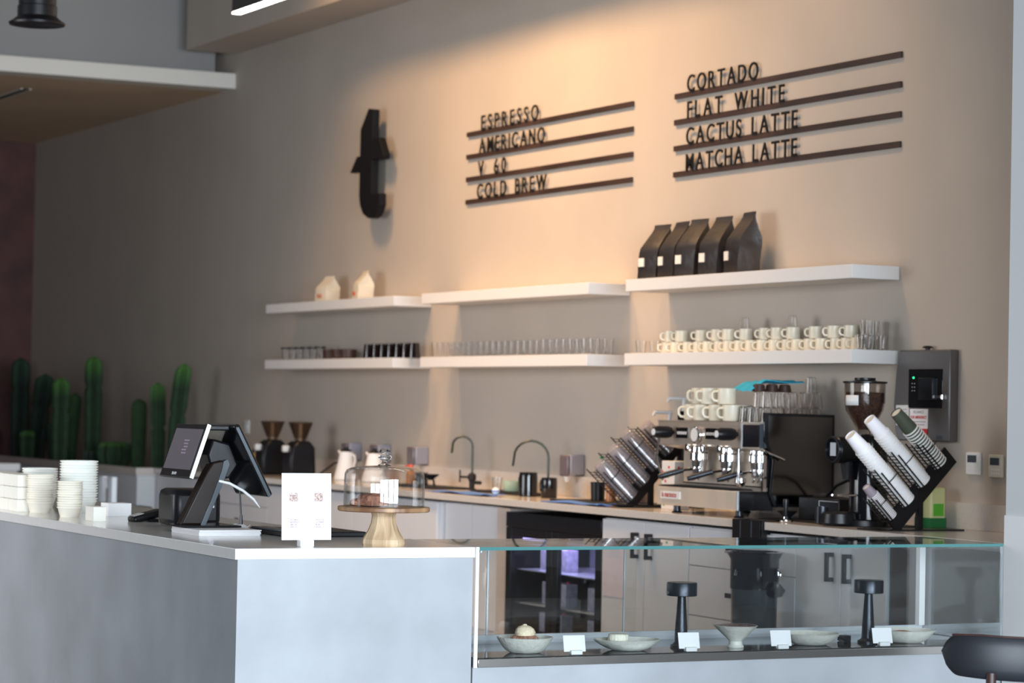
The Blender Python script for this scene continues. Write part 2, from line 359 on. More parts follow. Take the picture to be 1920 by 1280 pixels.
# ------------------------------------------------------------------ glass display
t = thing('display_case', 'low glass pastry display with aluminium rails', 'display case', (-3.26, 0, .447))
X1 = 2.566
MB().box(-.007, X1, .01, .59, -.447, .0).build('plinth', 'concrete', t)
MB().box(.012, X1, .0, .60, .0, .033).build('base_frame', 'steel', t, bevel=.002)
MB().box(.012, X1, .012, .585, .033, .037).build('deck', 'darkdeck', t)
MB().box(-.008, .006, -.004, .006, .0, .473).build('edge_trim', 'whitepaint', t)
MB().box(.012, X1-.01, .002, .010, .033, .459).build('front_pane', 'frontpane', t)
MB().box(.008, X1, .008, .60, .4605, .472).build('top_pane', 'toppane', t)
MB().box(.008, X1, .0, .0075, .4595, .4725).build('cut_edge', 'teal', t)
MB().box(X1-.012, X1-.004, .012, .585, .04, .458).build('side_pane', 'sidepane', t)
b = MB(); b.box(.012, X1-.01, .565, .585, .037, .052); b.box(.012, X1-.01, .582, .60, .037, .072); b.build('rear_rail', 'alu', t)
b = MB(); b.box(X1-.045, X1-.014, .560, .59, .072, .458); b.build('corner_post', 'whitepaint', t)
MB().box(X1-.008, X1+.012, -.003, .012, .0, .47).build('edge_trim', 'alu', t)
b = MB(); b.box(.02, 1.05, .578, .584, .072, .455); b.build('sliding_door', 'pane', t)
b = MB(); b.box(1.0, X1-.03, .590, .596, .072, .455); b.build('sliding_door', 'pane', t)
MB().box(.33, .337, .572, .578, .072, .458).build('door_edge', 'alu', t); MB().box(.995, 1.0, .59, .596, .072, .458).build('door_edge', 'alu', t)
b = MB(); b.box(.022, .03, .02, .57, .45, .458); b.build('light_bar', 'alu', t)
DZ = .447+.0375

def wob(amp, k=3, ph=0): return lambda a, z: amp*(sin(k*a+ph)+.5*sin((k+2)*a+1.3+ph))*min(1, max(.2, z/.05))
def bowlprof(r, h, base, th=.006):
    p = [(base*.5, 0), (base, 0), (base*1.15, .003)]
    for i in range(1, 8): q = i/7; p.append((base*1.1+(r-base*1.1)*(q**.62), .003+(h-.003)*q))
    p.append((r-th*.6, h+.001))
    for i in range(7, 0, -1): q = i/7; p.append((base*1.05+(r-th-base*1.05)*(q**.62), th+.003+(h-th)*q*.985))
    p.append((.001, th+.002)); return p
t = thing('bowl', 'leftmost handmade cream bowl in the display, under the ice cream dessert', 'bowl', (-2.955, .17, DZ))
MB().lathe(bowlprof(.118, .062, .058), 40, wob=wob(.03, 2)).build('shell', 'stone', t)
t = thing('dessert', 'scoop of vanilla ice cream on pecan crust in the leftmost bowl', 'dessert', (-2.957, .17, DZ+.030))
MB().lathe([(.03, 0), (.055, .008), (.054, .032), (.04, .04), (.001, .041)], 36, wob=lambda a, z: .07*sin(14*a)+.03*sin(5*a)).build('crust', 'waffle', t)
MB().lathe([(.03, .032), (.040, .040), (.042, .052), (.036, .066), (.024, .076), (.010, .080), (.008, .084), (.001, .086)], 28, wob=lambda a, z: .06*sin(3*a+z*60)).build('scoop', 'icecream', t)
t = thing('oval_plate', 'shallow oval cream plate in the display, under the white cake', 'plate', (-2.485, .16, DZ))
MB().lathe(bowlprof(.125, .043, .062), 40, wob=lambda a, z: .16*cos(2*a)*min(1, z/.03)+.02*sin(5*a)).build('shell', 'stone', t)
t = thing('cake', 'small round white cheesecake on the oval plate', 'cake', (-2.535, .15, DZ+.020))
MB().lathe([(.04, 0), (.043, .004), (.043, .038), (.041, .046), (.036, .049), (.001, .050)], 48, wob=lambda a, z: .018*sin(18*a)).build('cake_body', 'cake', t)
t = thing('footed_bowl', 'footed cream stoneware bowl filled with dark berry glaze', 'bowl', (-1.970, .15, DZ))
MB().lathe([(.02, 0), (.034, 0), (.035, .006), (.029, .012), (.028, .026), (.036, .036), (.060, .058), (.090, .088), (.094, .092), (.090, .093), (.05, .06), (.001, .05)], 36, wob=wob(.015, 3)).build('shell', 'stone', t)
MB().lathe([(.05, .082), (.086, .088), (.086, .093), (.05, .096), (.001, .097)], 36, wob=lambda a, z: .03*sin(9*a)).build('filling', 'berry', t)
t = thing('bowl', 'plain empty handmade cream bowl between the two rightmost name cards', 'bowl', (-1.578, .18, DZ))
MB().lathe(bowlprof(.128, .048, .064), 40, wob=wob(.025, 2, 1)).build('shell', 'stone', t)
t = thing('bowl', 'rightmost handmade cream bowl in the display, holding salmon topping', 'bowl', (-1.095, .17, DZ))
MB().lathe(bowlprof(.130, .054, .066), 40, wob=wob(.03, 2, 2)).build('shell', 'stone', t)
t = thing('dessert', 'flat salmon coloured dessert inside the rightmost bowl', 'dessert', (-1.11, .17, DZ+.012))
MB().lathe([(.05, 0), (.075, .018), (.05, .034), (.02, .039), (.001, .040)], 24, wob=wob(.1, 3)).build('topping', 'salmon', t)
tags = [(-2.797, 'first name card from the left, beside the ice cream bowl'), (-2.262, 'second name card from the left, before the left lamp'),
        (-1.815, 'third name card from the left, before the empty bowl'), (-1.302, 'rightmost name card, before the right lamp')]
n0 = None
for x, lb in tags:
    if n0 is None:
        n0 = thing('name_card', lb, 'card', (x, .035, DZ), 0, 'name cards in the pastry display')
        c = MB(); c.T = Matrix.Rotation(radians(-14), 4, 'X'); c.box(-.047, .047, -.001, .001, .012, .078); c.build('card', 'paper', n0)
        c = MB(); c.box(-.022, .028, -.014, .014, 0, .018); c.build('holder', 'white', n0, bevel=.003)
        n0.rotation_euler = (0, 0, radians(-6))
    else: dup(n0, (x, .035, DZ), lb)
for x, lb in ((-2.195, 'black cordless table lamp, left one in the display'), (-1.262, 'black cordless table lamp, right one in the display')):
    if x < -2:
        l0 = thing('table_lamp', lb, 'lamp', (x, .22, DZ), 0, 'table lamps in the pastry display')
        MB().lathe([(.01, 0), (.046, 0), (.046, .008), (.034, .014), (.03, .02), (.001, .021)], 36).build('base', 'lamp', l0)
        MB().lathe([(.030, .012), (.026, .08), (.018, .20), (.017, .222)], 32).build('stem', 'lamp', l0)
        MB().lathe([(.015, .218), (.062, .214), (.064, .216), (.064, .266), (.062, .270), (.001, .270)], 44).build('shade', 'lamp', l0)
    else: dup(l0, (x-.005, .20, DZ), lb)
t = thing('power_cable', 'short black cable and plug by right display lamp', 'cable', (-1.335, .25, DZ))
b = MB(); b.tube([(0, 0, .006), (-.03, -.05, .006), (-.05, 0, .02), (-.02, .05, .006), (.02, .02, .006)], .004, 8); b.box(-.035, .0, -.02, .02, 0, .028); b.build('cord', 'black', t)

# ------------------------------------------------------------------ on the front counter
t = thing('menu_card', 'white upright menu card with four printed squares', 'menu card', (-3.945, .10, ZC))
b = MB(); b.T = Matrix.Rotation(radians(-3), 4, 'X'); b.box(-.1025, .1025, -.0015, .0015, .026, .282); b.build('card', 'paper', t)
b = MB(); b.box(-.032, .024, -.02, .02, 0, .027); b.build('stand', 'white', t, bevel=.003)
for i, (x, z, k) in enumerate(((-.054, .19, 'photo1'), (.050, .19, 'photo1'))):
    b = MB(); b.T = Matrix.Rotation(radians(-3), 4, 'X'); b.box(x-.018, x+.018, -.0025, -.0014, z-.016, z+.016); b.build('printed_photo', k, t)
for i, (x, z, k) in enumerate(((-.050, .09, 'photo2'), (.054, .09, 'photo2'))):
    b = MB(); b.T = Matrix.Rotation(radians(-3), 4, 'X')
    for a in range(4): b.box(x-.018, x+.018, -.0022, -.0014, z-.016+a*.009, z-.012+a*.009)
    b.build('printed_mark', k, t)
# cake stand and cloche
CX, CY = -3.602, .145
t = thing('cake_stand', 'wooden pedestal cake stand with faceted pale base', 'cake stand', (CX, CY, ZC))
MB().lathe([(.083, 0), (.086, .01), (.084, .025), (.062, .06), (.050, .09), (.047, .115), (.052, .132), (.05, .134)], 10).build('pedestal', 'palewood', t, ang=20)
MB().lathe([(.05, .1335), (.176, .134), (.181, .138), (.181, .150), (.178, .153), (.001, .153)], 64).build('plate', 'walnut', t)
t = thing('glass_cloche', 'clear glass dome with round knob on the wooden stand', 'glass dome', (CX, CY, ZC+.153))
o_ = [(.158, .0), (.159, .02), (.158, .10), (.156, .128), (.149, .142), (.13, .151), (.09, .157), (.03, .160), (.018, .162)]
i_ = [(.030, .156), (.09, .1535), (.128, .1475), (.145, .139), (.1525, .127), (.1545, .10), (.155, .02), (.154, .0)]
MB().lathe(o_+[(.001, .162)]+[(.001, .156)]+i_, 72, close=True).build('dome', 'glass', t)
MB().lathe([(.028, .158), (.026, .163), (.014, .168), (.010, .176), (.012, .181), (.024, .186), (.027, .192), (.022, .199), (.012, .203), (.014, .207), (.022, .212), (.019, .222), (.010, .227), (.001, .228)], 40).build('knob', 'realglass', t)
t = thing('cake', 'crumbly brown cake piece under the glass dome, left side', 'cake', (CX-.042, CY+.01, ZC+.153))
MB().lathe([(.03, 0), (.058, .004), (.060, .022), (.052, .040), (.035, .050), (.001, .052)], 24, wob=lambda a, z: .10*sin(5*a)+.06*sin(9*a+z*80)).build('cake_body', 'bun', t)
t = thing('cake', 'smaller brown pastry behind the cake piece under the dome', 'cake', (CX-.09, CY+.05, ZC+.153))
MB().lathe([(.02, 0), (.034, .004), (.034, .018), (.02, .028), (.001, .030)], 20, wob=lambda a, z: .1*sin(4*a)).build('cake_body', 'bun', t)

# POS terminal
t = thing('paper_stack', 'stack of white paper pads beneath the till stand', 'paper stack', (-4.075, .93, ZC))
for k in range(5):
    b = MB(); b.box(random.uniform(-.003, .003), .27+random.uniform(-.004, .003), 0+random.uniform(-.004, .002), .33, k*.0045, k*.0045+.004); b.build('sheet_pad', 'paper', t)
t = thing('pos_terminal', 'black two-screen till on a slanted stand', 'till', (-3.96, 1.22, ZC+.0235))
b = MB(); b.prism([(-.13, -.11), (.14, -.11), (.14, .14), (-.13, .14)], 0, .008, 'z'); b.build('base_plate', 'blackgloss', t, bevel=.003)
b = MB(); b.prism([(-.09, .006), (.015, .006), (.098, .20), (.115, .265), (.09, .28), (.045, .27), (.02, .23)], .0, .07, 'y'); b.build('stand_arm', mat('brown_black_plastic', (.014, .008, .006), .4, spec=.25), t, bevel=.008)
b = MB(); b.prism([(-.005, .006), (.020, .006), (.030, .03), (.10, .20), (.122, .262), (.112, .285), (.092, .275), (.085, .235), (.04, .11)], -.004, .0, 'y'); b.build('arm_trim', 'bluegrey', t, bevel=.002)
# big monitor, leaning, faces +X
def slab(mb, p0, p1, th, y0, y1):
    p0 = Vector(p0); p1 = Vector(p1); d = (p1-p0).normalized(); n = Vector((d.y, -d.x))
    q = [p0, p1, p1+n*th, p0+n*th]; mb.prism([(a.x, a.y) for a in q], y0, y1, 'y')
b = MB(); slab(b, (.255, .125), (.095, .425), .028, -.11, .27); b.build('monitor', 'blackgloss', t, bevel=.010)
b = MB(); slab(b, (.257, .127), (.104, .416), .013, -.1125, -.1085); b.build('monitor_edge', 'bluegrey', t)
b = MB(); b.prism([(.06, .20), (.13, .20), (.17, .26), (.13, .35), (.05, .37), (.03, .3)], .02, .16, 'y'); b.build('hinge', 'black', t, bevel=.01)
b = MB(); b.box(-.01, .10, -.05, .25, .405, .428); b.build('top_bridge', 'black', t, bevel=.006)
b = MB(); slab(b, (-.085, .205), (-.010, .430), .020, -.07, .30); b.build('customer_screen', 'black', t, bevel=.004)
b = MB(); slab(b, (-.0835, .207), (-.0085, .432), .016, -.075, -.07); b.build('screen_edge', 'alu', t)
dv = Vector((.075, .225)).normalized(); nn = Vector((-dv.y, dv.x))
p0 = Vector((-.085, .205))+dv*.035+nn*.001; p1 = Vector((-.085, .205))+dv*.215+nn*.001
b = MB(); b.prism([(p0.x, p0.y), (p1.x, p1.y), (p1.x+nn.x*.001, p1.y+nn.y*.001), (p0.x+nn.x*.001, p0.y+nn.y*.001)], -.05, .28, 'y'); b.build('screen_panel', 'screen', t)
rot_sc = Matrix(((0, dv.x, nn.x), (-1, 0, 0), (0, dv.y, nn.y))).to_euler()
q = Vector((-.085, .205))+dv*.010+nn*.001
text('brand_mark', 'SUNMI', .018, .001, 'socket', t, (q.x, .155, q.y), rot_sc)
q = Vector((-.085, .205))+dv*.16+nn*.0022
pr = MB()
for k in range(4): pr.cbox((0, 0, 0), (.0, .0, .0)) if False else None
b = MB()
for k in range(5):
    a = q-dv*.014*k; b.prism([(a.x, a.y), (a.x+dv.x*.006, a.y+dv.y*.006), (a.x+dv.x*.006+nn.x*.0006, a.y+dv.y*.006+nn.y*.0006), (a.x+nn.x*.0006, a.y+nn.y*.0006)], .07+.006*(k % 2), .13-.008*(k % 3), 'y')
b.build('screen_icon', 'printdark', t)
t = thing('power_cable', 'white cable curving under the till monitor', 'cable', (-3.84, 1.2, ZC))
MB().tube([(-.045, .02, .215), (.0, .01, .205), (.05, -.02, .175), (.09, -.04, .14), (.115, -.05, .105)], [.006]*4+[.002], 10).build('white_cord', 'white', t)
t = thing('power_cable', 'black cable with plug dangling behind the till', 'cable', (-3.83, 1.25, ZC))
b = MB(); b.tube([(.05, 0, .19), (.055, 0, .13), (.06, 0, .06)], .004, 8); b.tube([(.06, 0, .07), (.06, 0, .03)], [.006, .009], 8); b.build('cord', 'black', t)
t = thing('receipt_printer', 'black rounded receipt printer behind the till', 'printer', (-3.83, 1.74, ZC))
b = MB(); pts = [(-.17, 0), (.09, 0), (.09, .155), (.08, .165), (-.11, .165), (-.145, .15), (-.165, .12)]
b.box(-.105, .115, -.12, .12, 0, .165); b.build('body', 'black', t, bevel=.03)
b = MB(); b.box(.045, .075, -.123, -.119, .085, .12); b.build('sticker', 'alu', t)
b = MB(); b.box(-.106, .116, -.08, -.076, .03, .14); b.build('seam', 'bluegrey', t)
t = thing('cash_drawer', 'long low black tray behind the menu card', 'tray', (-3.60, .90, ZC))
b = MB(); b.box(-.16, .20, -.14, .28, 0, .022); b.build('tray_body', 'blackmatte', t, bevel=.006)
b = MB(); b.box(-.165, -.10, -.10, .24, .022, .028); b.build('tray_edge', 'bluegrey', t)
t = thing('card_reader', 'small grey and black card reader left of printer', 'card reader', (-3.87, 2.13, ZC))
b = MB(); b.T = Matrix.Rotation(radians(-14), 4, 'Y'); b.box(-.09, .07, -.045, .045, .012, .046); b.build('body', 'black', t, bevel=.014)
b = MB(); b.T = Matrix.Rotation(radians(-14), 4, 'Y'); b.box(-.08, -.03, -.034, .034, .046, .0475)
b.build('keypad', 'socket', t)
b = MB(); b.box(-.02, .02, -.06, .06, 0, .014); b.build('foot', 'black', t)
t = thing('crumpled_paper', 'crumpled white slip of paper behind the till', 'paper', (-3.72, 1.42, ZC))
MB().grid(lambda u, w_: (-.04+.09*u, -.03+.06*w_, .004+.012*sin(7*u)*cos(5*w_)+.010), 8, 6, .001).build('slip', 'paper', t)

# stacks of paper bowls / tubs
def tub(r, h, mt, name='paper_bowl'):
    t_ = thing(name, 'x', 'paper bowl')
    MB().lathe([(r*.74, 0), (r*.93, h*.84), (r*.95, h-.0065), (r, h-.006), (r, h), (r*.94, h), (r*.92, h*.9), (r*.70, .004), (.001, .004)], 36).build('bowl_body', mt, t_)
    return t_
stacks = [  # x, y, r, h, pitch, n, material, description, up
    (-4.10, 3.07, .064, .052, .0108, 13, 'cream', 'front-left bowl stack', 0),
    (-4.10, 2.60, .059, .048, .0108, 12, 'cream', 'front-middle bowl stack', 0),
    (-3.90, 3.74, .090, .058, .0125, 12, 'stone2', 'white-rimmed back-left bowl stack', 0),
    (-3.90, 3.10, .092, .058, .0128, 16, 'stone2', 'tallest white bowl stack', 0)]
m['stone2'] = mat('white_paper_tub', (.86, .88, .82), .55)
m['cream2'] = mat('cream_paper_tub', (.88, .83, .71), .55)
for si, (x, y, r, h, p, n, mt, d, _) in enumerate(stacks):
    base = tub(r, h, 'cream2' if mt == 'cream' else mt)
    for k in range(n):
        lb = '%s bowl from the bottom of the %s' % (ORD[k], d)
        if k == 0: base.location = (x, y, ZC); base['label'] = lb; base['group'] = 'paper bowls in the '+d
        else: dup(base, (x+random.uniform(-.002, .002), y+random.uniform(-.002, .002), ZC+k*p), lb)
m['napkin'] = mat('cream_napkin', (.88, .86, .78), .8)
b0 = None
cols = [(-4.12, 3.62, 'far'), (-4.14, 3.30, 'near')]
for ci, (x, y, nm) in enumerate(cols):
    for k in range(4):
        for j in range(3):
            lb = '%s folded napkin carton, %s layer, %s pile at left' % (ORD[k], ('bottom', 'middle', 'top')[j], nm)
            if b0 is None:
                b0 = thing('napkin_carton', lb, 'carton', (x, y, ZC), 0, 'cream cartons at the left end of the counter')
                MB().box(-.05, .05, -.038, .038, 0, .058).build('carton_body', 'napkin', b0, bevel=.002)
            else: dup(b0, (x, y-.08*k+.12, ZC+j*.060+(.0)), lb)
b0.location = (-4.12, 3.62+.12, ZC)
t = thing('card_box', 'small white box at right end of the bowl stacks', 'box', (-3.84, 2.70, ZC))
MB().box(-.06, .055, -.06, .05, 0, .062).build('box_body', 'paper', t, bevel=.002)
t = thing('card_box', 'small white box beneath the bowl stacks, left of the other box', 'box', (-4.10, 2.21, ZC))
MB().box(-.03, .03, -.06, .06, 0, .066).build('box_body', 'napkin', t, bevel=.002)

# ------------------------------------------------------------------ back counter
t = thing('back_worktop', 'long beige quartz worktop along the right wall', 'worktop', (0, 0, .88))
b = MB(); b.box(-.68, -.02, 2.24, 11.2, 0, .04); b.box(-.50, -.02, 1.97, 2.24, 0, .04); b.box(-.68, -.02, .002, 1.97, 0, .04); b.build('slab', 'worktop', t, bevel=.002)
struct('trim_4', MB().box(-.02, -.0005, .002, 11.2, .9205, 1.05), 'worktop')
def handle(mb, y, z0, z1):     # bracket handle standing off the door
    mb.box(-.70, -.688, y-.012, y+.012, z0, z1); mb.box(-.69, -.659, y-.012, y+.012, z0, z0+.02); mb.box(-.69, -.659, y-.012, y+.012, z1-.02, z1)
def cabinet(y0, y1, label, doors=None, drawers=None, xf=-.66, hz=(.66, .80), knobs=None):
    t_ = thing('base_cabinet', label, 'cabinet', (0, y0, 0))
    L = y1-y0; bd = MB(); bd.box(xf+.02, -.03, .002, L-.002, .10, .862); bd.box(xf+.06, -.05, .01, L-.01, 0, .10); bd.build('body', 'cab', t_)
    if doors:
        n = len(doors)-1
        for i in range(n):
            a, c = doors[i]-y0, doors[i+1]-y0
            d = MB().box(xf, xf+.019, a+.003, c-.003, .104, .858).build('door', 'cab', t_, bevel=.0015)
            if hz:
                yy = a+.075 if i % 2 == 1 else c-.075
                h_ = MB(); sh = xf+.66
                h_.T = Matrix.Translation((sh, 0, 0)); handle(h_, yy, hz[0], hz[1]); h_.build('handle', 'blackmatte', d)
    if drawers:
        for i in range(len(drawers)-1):
            d = MB().box(xf, xf+.019, .003, L-.003, drawers[i]+.003, drawers[i+1]-.003).build('drawer', 'cab', t_, bevel=.0015)
            zc = (drawers[i]+drawers[i+1])/2
            if knobs: MB().box(xf-.02, xf, L/2-.02, L/2+.02, zc+.03, zc+.05).build('knob', 'blackmatte', d)
            else:
                h_ = MB(); h_.box(xf-.03, xf-.018, L/2-.13, L/2+.10, zc-.012, zc+.012); h_.box(xf-.02, xf+.002, L/2-.13, L/2-.11, zc-.008, zc+.008); h_.box(xf-.02, xf+.002, L/2+.08, L/2+.10, zc-.008, zc+.008)
                h_.build('handle', 'blackmatte', d)
    return t_
cabinet(.93, 1.71, 'pale two-door cabinet nearest the display, right of the bin', doors=(.93, 1.31, 1.71))
cabinet(1.71, 2.735, 'pale drawer cabinet behind the black bin', drawers=(.104, .395, .657, .858))
cabinet(2.74, 3.685, 'pale two-door cabinet under the coffee machine with taped notice', doors=(2.74, 3.21, 3.685))
b = MB(); b.box(-.645, -.03, .62, .925, 0, .862); tag(b.build('filler_panel', 'greymetal'), 'dark filler panel at near end of back cabinets', 'panel')
b = MB(); b.box(-.63, -.05, 4.89, 5.06, 0, .862); tag(b.build('filler_panel', 'eucal'), 'beige filler panel left of the drinks fridge', 'panel')
cabinet(5.065, 5.85, 'recessed pale sink cabinet left of the drinks fridge', doors=(5.065, 5.46, 5.85), xf=-.605, hz=None)
cabinet(5.855, 6.75, 'pale cabinet with flat doors under the first faucet', doors=(5.855, 6.3, 6.75), hz=None)
cabinet(6.755, 7.65, 'pale cabinet with flat doors behind the cake stand', doors=(6.755, 7.2, 7.65), hz=None)
cabinet(7.655, 8.75, 'pale flat-door cabinet behind the menu card', doors=(7.655, 8.2, 8.75), hz=None)
cabinet(8.755, 9.95, 'pale drawer cabinet with small dark knob behind till monitor', drawers=(.104, .40, .70, .858), knobs=True)
cabinet(9.955, 11.19, 'pale flat-door cabinet at far end by the planter', doors=(9.955, 10.57, 11.19), hz=None)
t = thing('paper_notice', 'white notice sheet taped on cabinet door beside the fridge', 'notice', (-.661, 3.545, .585))
MB().box(-.0015, 0, -.12, .12, -.155, .16).build('sheet', mat('notice_paper', (.66, .58, .62), .7), t)
b = MB()
for k in range(6): b.box(-.0024, -.0016, -.08+.01*(k % 2), .08-.015*(k % 3), .12-k*.011, .123-k*.011)
b.build('print_lines', 'ink', t)
# fridge
t = thing('drinks_fridge', 'black two-door glass drinks fridge under the worktop', 'fridge', (-.66, 3.695, 0))
L = 1.185
b = MB(); b.box(.03, .045, 0, L, .02, .845); b.box(.58, .60, 0, L, .02, .845); b.box(.03, .6, 0, .03, .02, .845); b.box(.03, .6, L-.03, L, .02, .845)
b.box(.03, .6, .0, L, .76, .845); b.box(.03, .6, 0, L, .02, .12); b.v = b.v[8:]; b.f = [tuple(i-8 for i in f) for f in b.f[6:]]; b.build('body', 'black', t)
MB().box(.56, .575, .03, L-.03, .12, .76).build('liner', 'fridgein', t)
b = MB(); b.box(-.002, .03, 0, L, .757, .845); b.build('top_fascia', 'black', t, bevel=.003)
for a, c in ((.0, .59), (.595, L)):
    d = MB(); d.box(0, .028, a, a+.07, .10, .755); d.box(0, .028, c-.07, c, .10, .755); d.box(0, .028, a+.07, c-.07, .70, .755); d.box(0, .028, a+.07, c-.07, .10, .16)
    d = d.build('door', 'black', t, bevel=.002)
    MB().box(.010, .016, a+.07, c-.07, .16, .70).build('pane', 'pane', d)
for z in (.30, .50): MB().box(.06, .55, .035, L-.035, z, z+.006).build('shelf', 'alu', t)
for y in (.10, .66): MB().box(.05, .07, y+.02, y+.40, .68, .70).build('interior_light', 'fridgeled', t)
area('fridge_lamp', (-.52, 4.29, .74), (-.3, 4.29, .3), 1.0, .1, 5, (.55, .48, 1.0))
k0 = None
for z, ys in ((.306, (.14, .27, .40, .75, .86, .97)), (.506, (.14, .25, .75, .88, 1.0)), (.12, (.2, .4, .8, 1.0))):
    for i, y in enumerate(ys):
        lb = '%s carton from the right on the %s fridge shelf' % (ORD[i], {.306: 'middle', .506: 'top', .12: 'bottom'}[z])
        if k0 is None:
            k0 = thing('drink_carton', lb, 'carton', (-.46, 3.695+y, z), 0, 'cartons inside the drinks fridge')
            MB().box(-.04, .04, -.04, .04, 0, .13).build('carton_body', mat('lilac_carton', (.50, .47, .62), .5, var=.3, vscale=25), k0, bevel=.003)
            MB().cyl((0, 0, .13), .012, .012, 12).build('cap', 'magenta', k0)
        else: dup(k0, (-.46, 3.695+y, z), lb)
# bin
t = thing('waste_bin', 'dark tall cylindrical bin with black liner and clips', 'bin', (-.84, 1.80, 0))
MB().lathe([(.10, 0), (.105, .01), (.118, .76), (.119, .775)], 36).build('drum', mat('bin_plastic', (.035, .04, .045), .22), t)
MB().lathe([(.120, .60), (.121, .745), (.135, .775), (.150, .782), (.118, .784), (.112, .77)], 36, wob=lambda a, z: .04*sin(5*a)*(1 if z > .76 else .3)).build('liner', 'blackgloss', t)
b = MB()
for a in (radians(195), radians(250), radians(300)):
    px, py = .128*cos(a), .128*sin(a); b.tube([(px, py, .70), (px*1.1, py*1.1, .69), (px*1.12, py*1.12, .67), (px*1.03, py*1.03, .665), (px, py, .69)], .004, 6)
b.build('clip', 'chrome', t)
MB().lathe([(.01, .56), (.04, .57), (.045, .60), (.03, .63), (.01, .635)], 14, (.04, -.125, 0), wob=lambda a, z: .25*sin(3*a+z*90)).build('knotted_liner', 'blackgloss', t)
# planter
t = thing('planter', 'white planter box with worktop rim at back left', 'planter', (0, 11.22, 0))
b = MB(); b.box(-.81, -.02, .02, 5.7, 0, .86); b.build('box_body', 'cab', t)
b = MB(); b.box(-.826, -.02, 0, .18, .86, .92); b.box(-.826, -.76, .18, 5.7, .86, .92); b.build('rim', 'worktop', t)
MB().box(-.76, -.02, .18, 5.7, .80, .86).build('soil', 'soil', t)
def cactus(name, label, x, y, h, r, lean=(0, 0), ribs=9, mt='cactus', tip=None, bulge=.1, joints=None, z0=.86):
    r *= .78; t_ = thing(name, label, 'cactus', (x, y, z0)); n = ribs*6; K = 26; A = []; F = []
    for j in range(K+1):
        q = j/K; zz = h*q; rr = r*(.78+bulge*sin(pi*q)+.22*q)
        if q > .90: rr *= math.sqrt(max(0.02, 1-((q-.90)/.10)**2))
        if joints:
            for jt in joints: rr *= 1-.25*math.exp(-((q-jt)/.02)**2)
        for i in range(n):
            a = 2*pi*i/n; rad = rr*(1+(.05 if ribs > 12 else .24)*cos(ribs*a)); A.append((lean[0]*q*q+rad*cos(a), lean[1]*q*q+rad*sin(a), zz))
    for j in range(K):
        for i in range(n): F.append((j*n+i, j*n+(i+1) % n, (j+1)*n+(i+1) % n, (j+1)*n+i))
    F.append(tuple(K*n+i for i in range(n))); F.append(tuple(range(n-1, -1, -1)))
    cut = int(K*.86)*n if tip else 10**9
    if tip:
        lo = MB().add(A, [f for f in F if min(f) < cut]); hi = MB().add(A, [f for f in F if min(f) >= cut])
        lo.build('stem', mt, t_, ang=60); hi.build('growing_tip', tip, t_, ang=60)
    else: MB().add(A, F).build('stem', mt, t_, ang=60)
    return t_
cactus('cactus', 'tall leaning ribbed cactus rightmost, behind the till screen', -.40, 11.50, .92, .075, (.03, -.12), 7, 'cactus', joints=(.55,))
cactus('cactus', 'light green ribbed cactus left of the rightmost one', -.42, 11.85, .76, .070, (.0, .05), 8, 'cactus', joints=(.5,))
cactus('cactus', 'smooth oval green cactus standing alone before the wall', -.40, 12.42, .62, .080, (0, 0), 18, 'cactusplain')
cactus('cactus', 'short squat green cactus behind the planter rim', -.40, 13.05, .24, .14, (0, 0), 8, 'cactus', bulge=.3)
cactus('cactus', 'small round cactus left of the squat one', -.5, 13.3, .16, .10, (0, 0), 8, 'cactusdark', bulge=.3)
cactus('cactus', 'tallest ribbed cactus with bright green tip', -.40, 13.68, 1.0, .085, (.0, .02), 7, 'cactus', joints=(.72,))
cactus('cactus', 'thick lower cactus column behind the tallest one', -.62, 13.95, .80, .088, (0, .0), 7, 'cactus', joints=(.62,))
cactus('cactus', 'slim smooth cactus left of the tallest one', -.40, 14.34, .66, .080, (0, -.12), 16, 'cactusplain')
cactus('cactus', 'short dark cactus left of the slim smooth one', -.42, 14.68, .38, .095, (0, .04), 9, 'cactusdark')
cactus('cactus', 'dark leaning cactus near the red end wall', -.40, 15.38, .84, .095, (0, -.22), 7, 'cactusdark', joints=(.6,))
cactus('cactus', 'low cactus with pale tip before the dark leaning one', -.55, 15.2, .30, .08, (0, 0), 7, 'cactus')
cactus('cactus', 'tall dark cactus leftmost, against the red end wall', -.42, 15.92, 1.0, .10, (0, 0), 7, 'cactusdark', joints=(.7,))
cactus('cactus', 'small dark cactus at the far left edge', -.55, 16.55, .30, .12, (0, 0), 8, 'cactusdark')
t = thing('white_ledge', 'white low block at far left beyond the counter', 'ledge', (-2.0, 12.3, 0))
MB().box(-1.6, .50, 0, .5, 0, .90).build('block_body', 'cab', t); MB().box(-1.62, .52, -.02, .52, .86, .92).build('top', 'shelf', t, bevel=.003)
t = thing('bar_stool', 'pale metal stool back beyond the bowl stacks', 'stool', (-1.3, 10.5, 0))
b = MB()
for y in (.12, -.11): b.box(-.02, .02, y-.045, y+.045, 0, .87)
b.build('upright', 'alu', t); MB().box(-.02, .32, -.15, .15, .60, .64).build('seat', 'blackmatte', t, bevel=.01)
MB().bar((.0, .0, .2), (.0, 0, .78), .02, .02).build('post', 'greymetal', t)
b = MB()
for y in (-.13, .13): b.box(.28, .31, y-.012, y+.012, 0, .60)
b.build('leg', 'alu', t)

# ------------------------------------------------------------------ wall shelves
spans = [(1.80, 4.13, 'right'), (4.585, 6.95, 'middle'), (7.40, 9.80, 'left')]
for y0, y1, nm in spans:
    for z, hn in ((2.23, 'upper'), (1.80, 'lower')):
        o = MB().box(-.29, -.001, y0, y1, z-.07, z).build('wall_shelf', 'shelf', None, bevel=.002)
        tag(o, 'white floating wall shelf, %s one of the %s pair' % (hn, nm), 'shelf', 'white floating wall shelves')

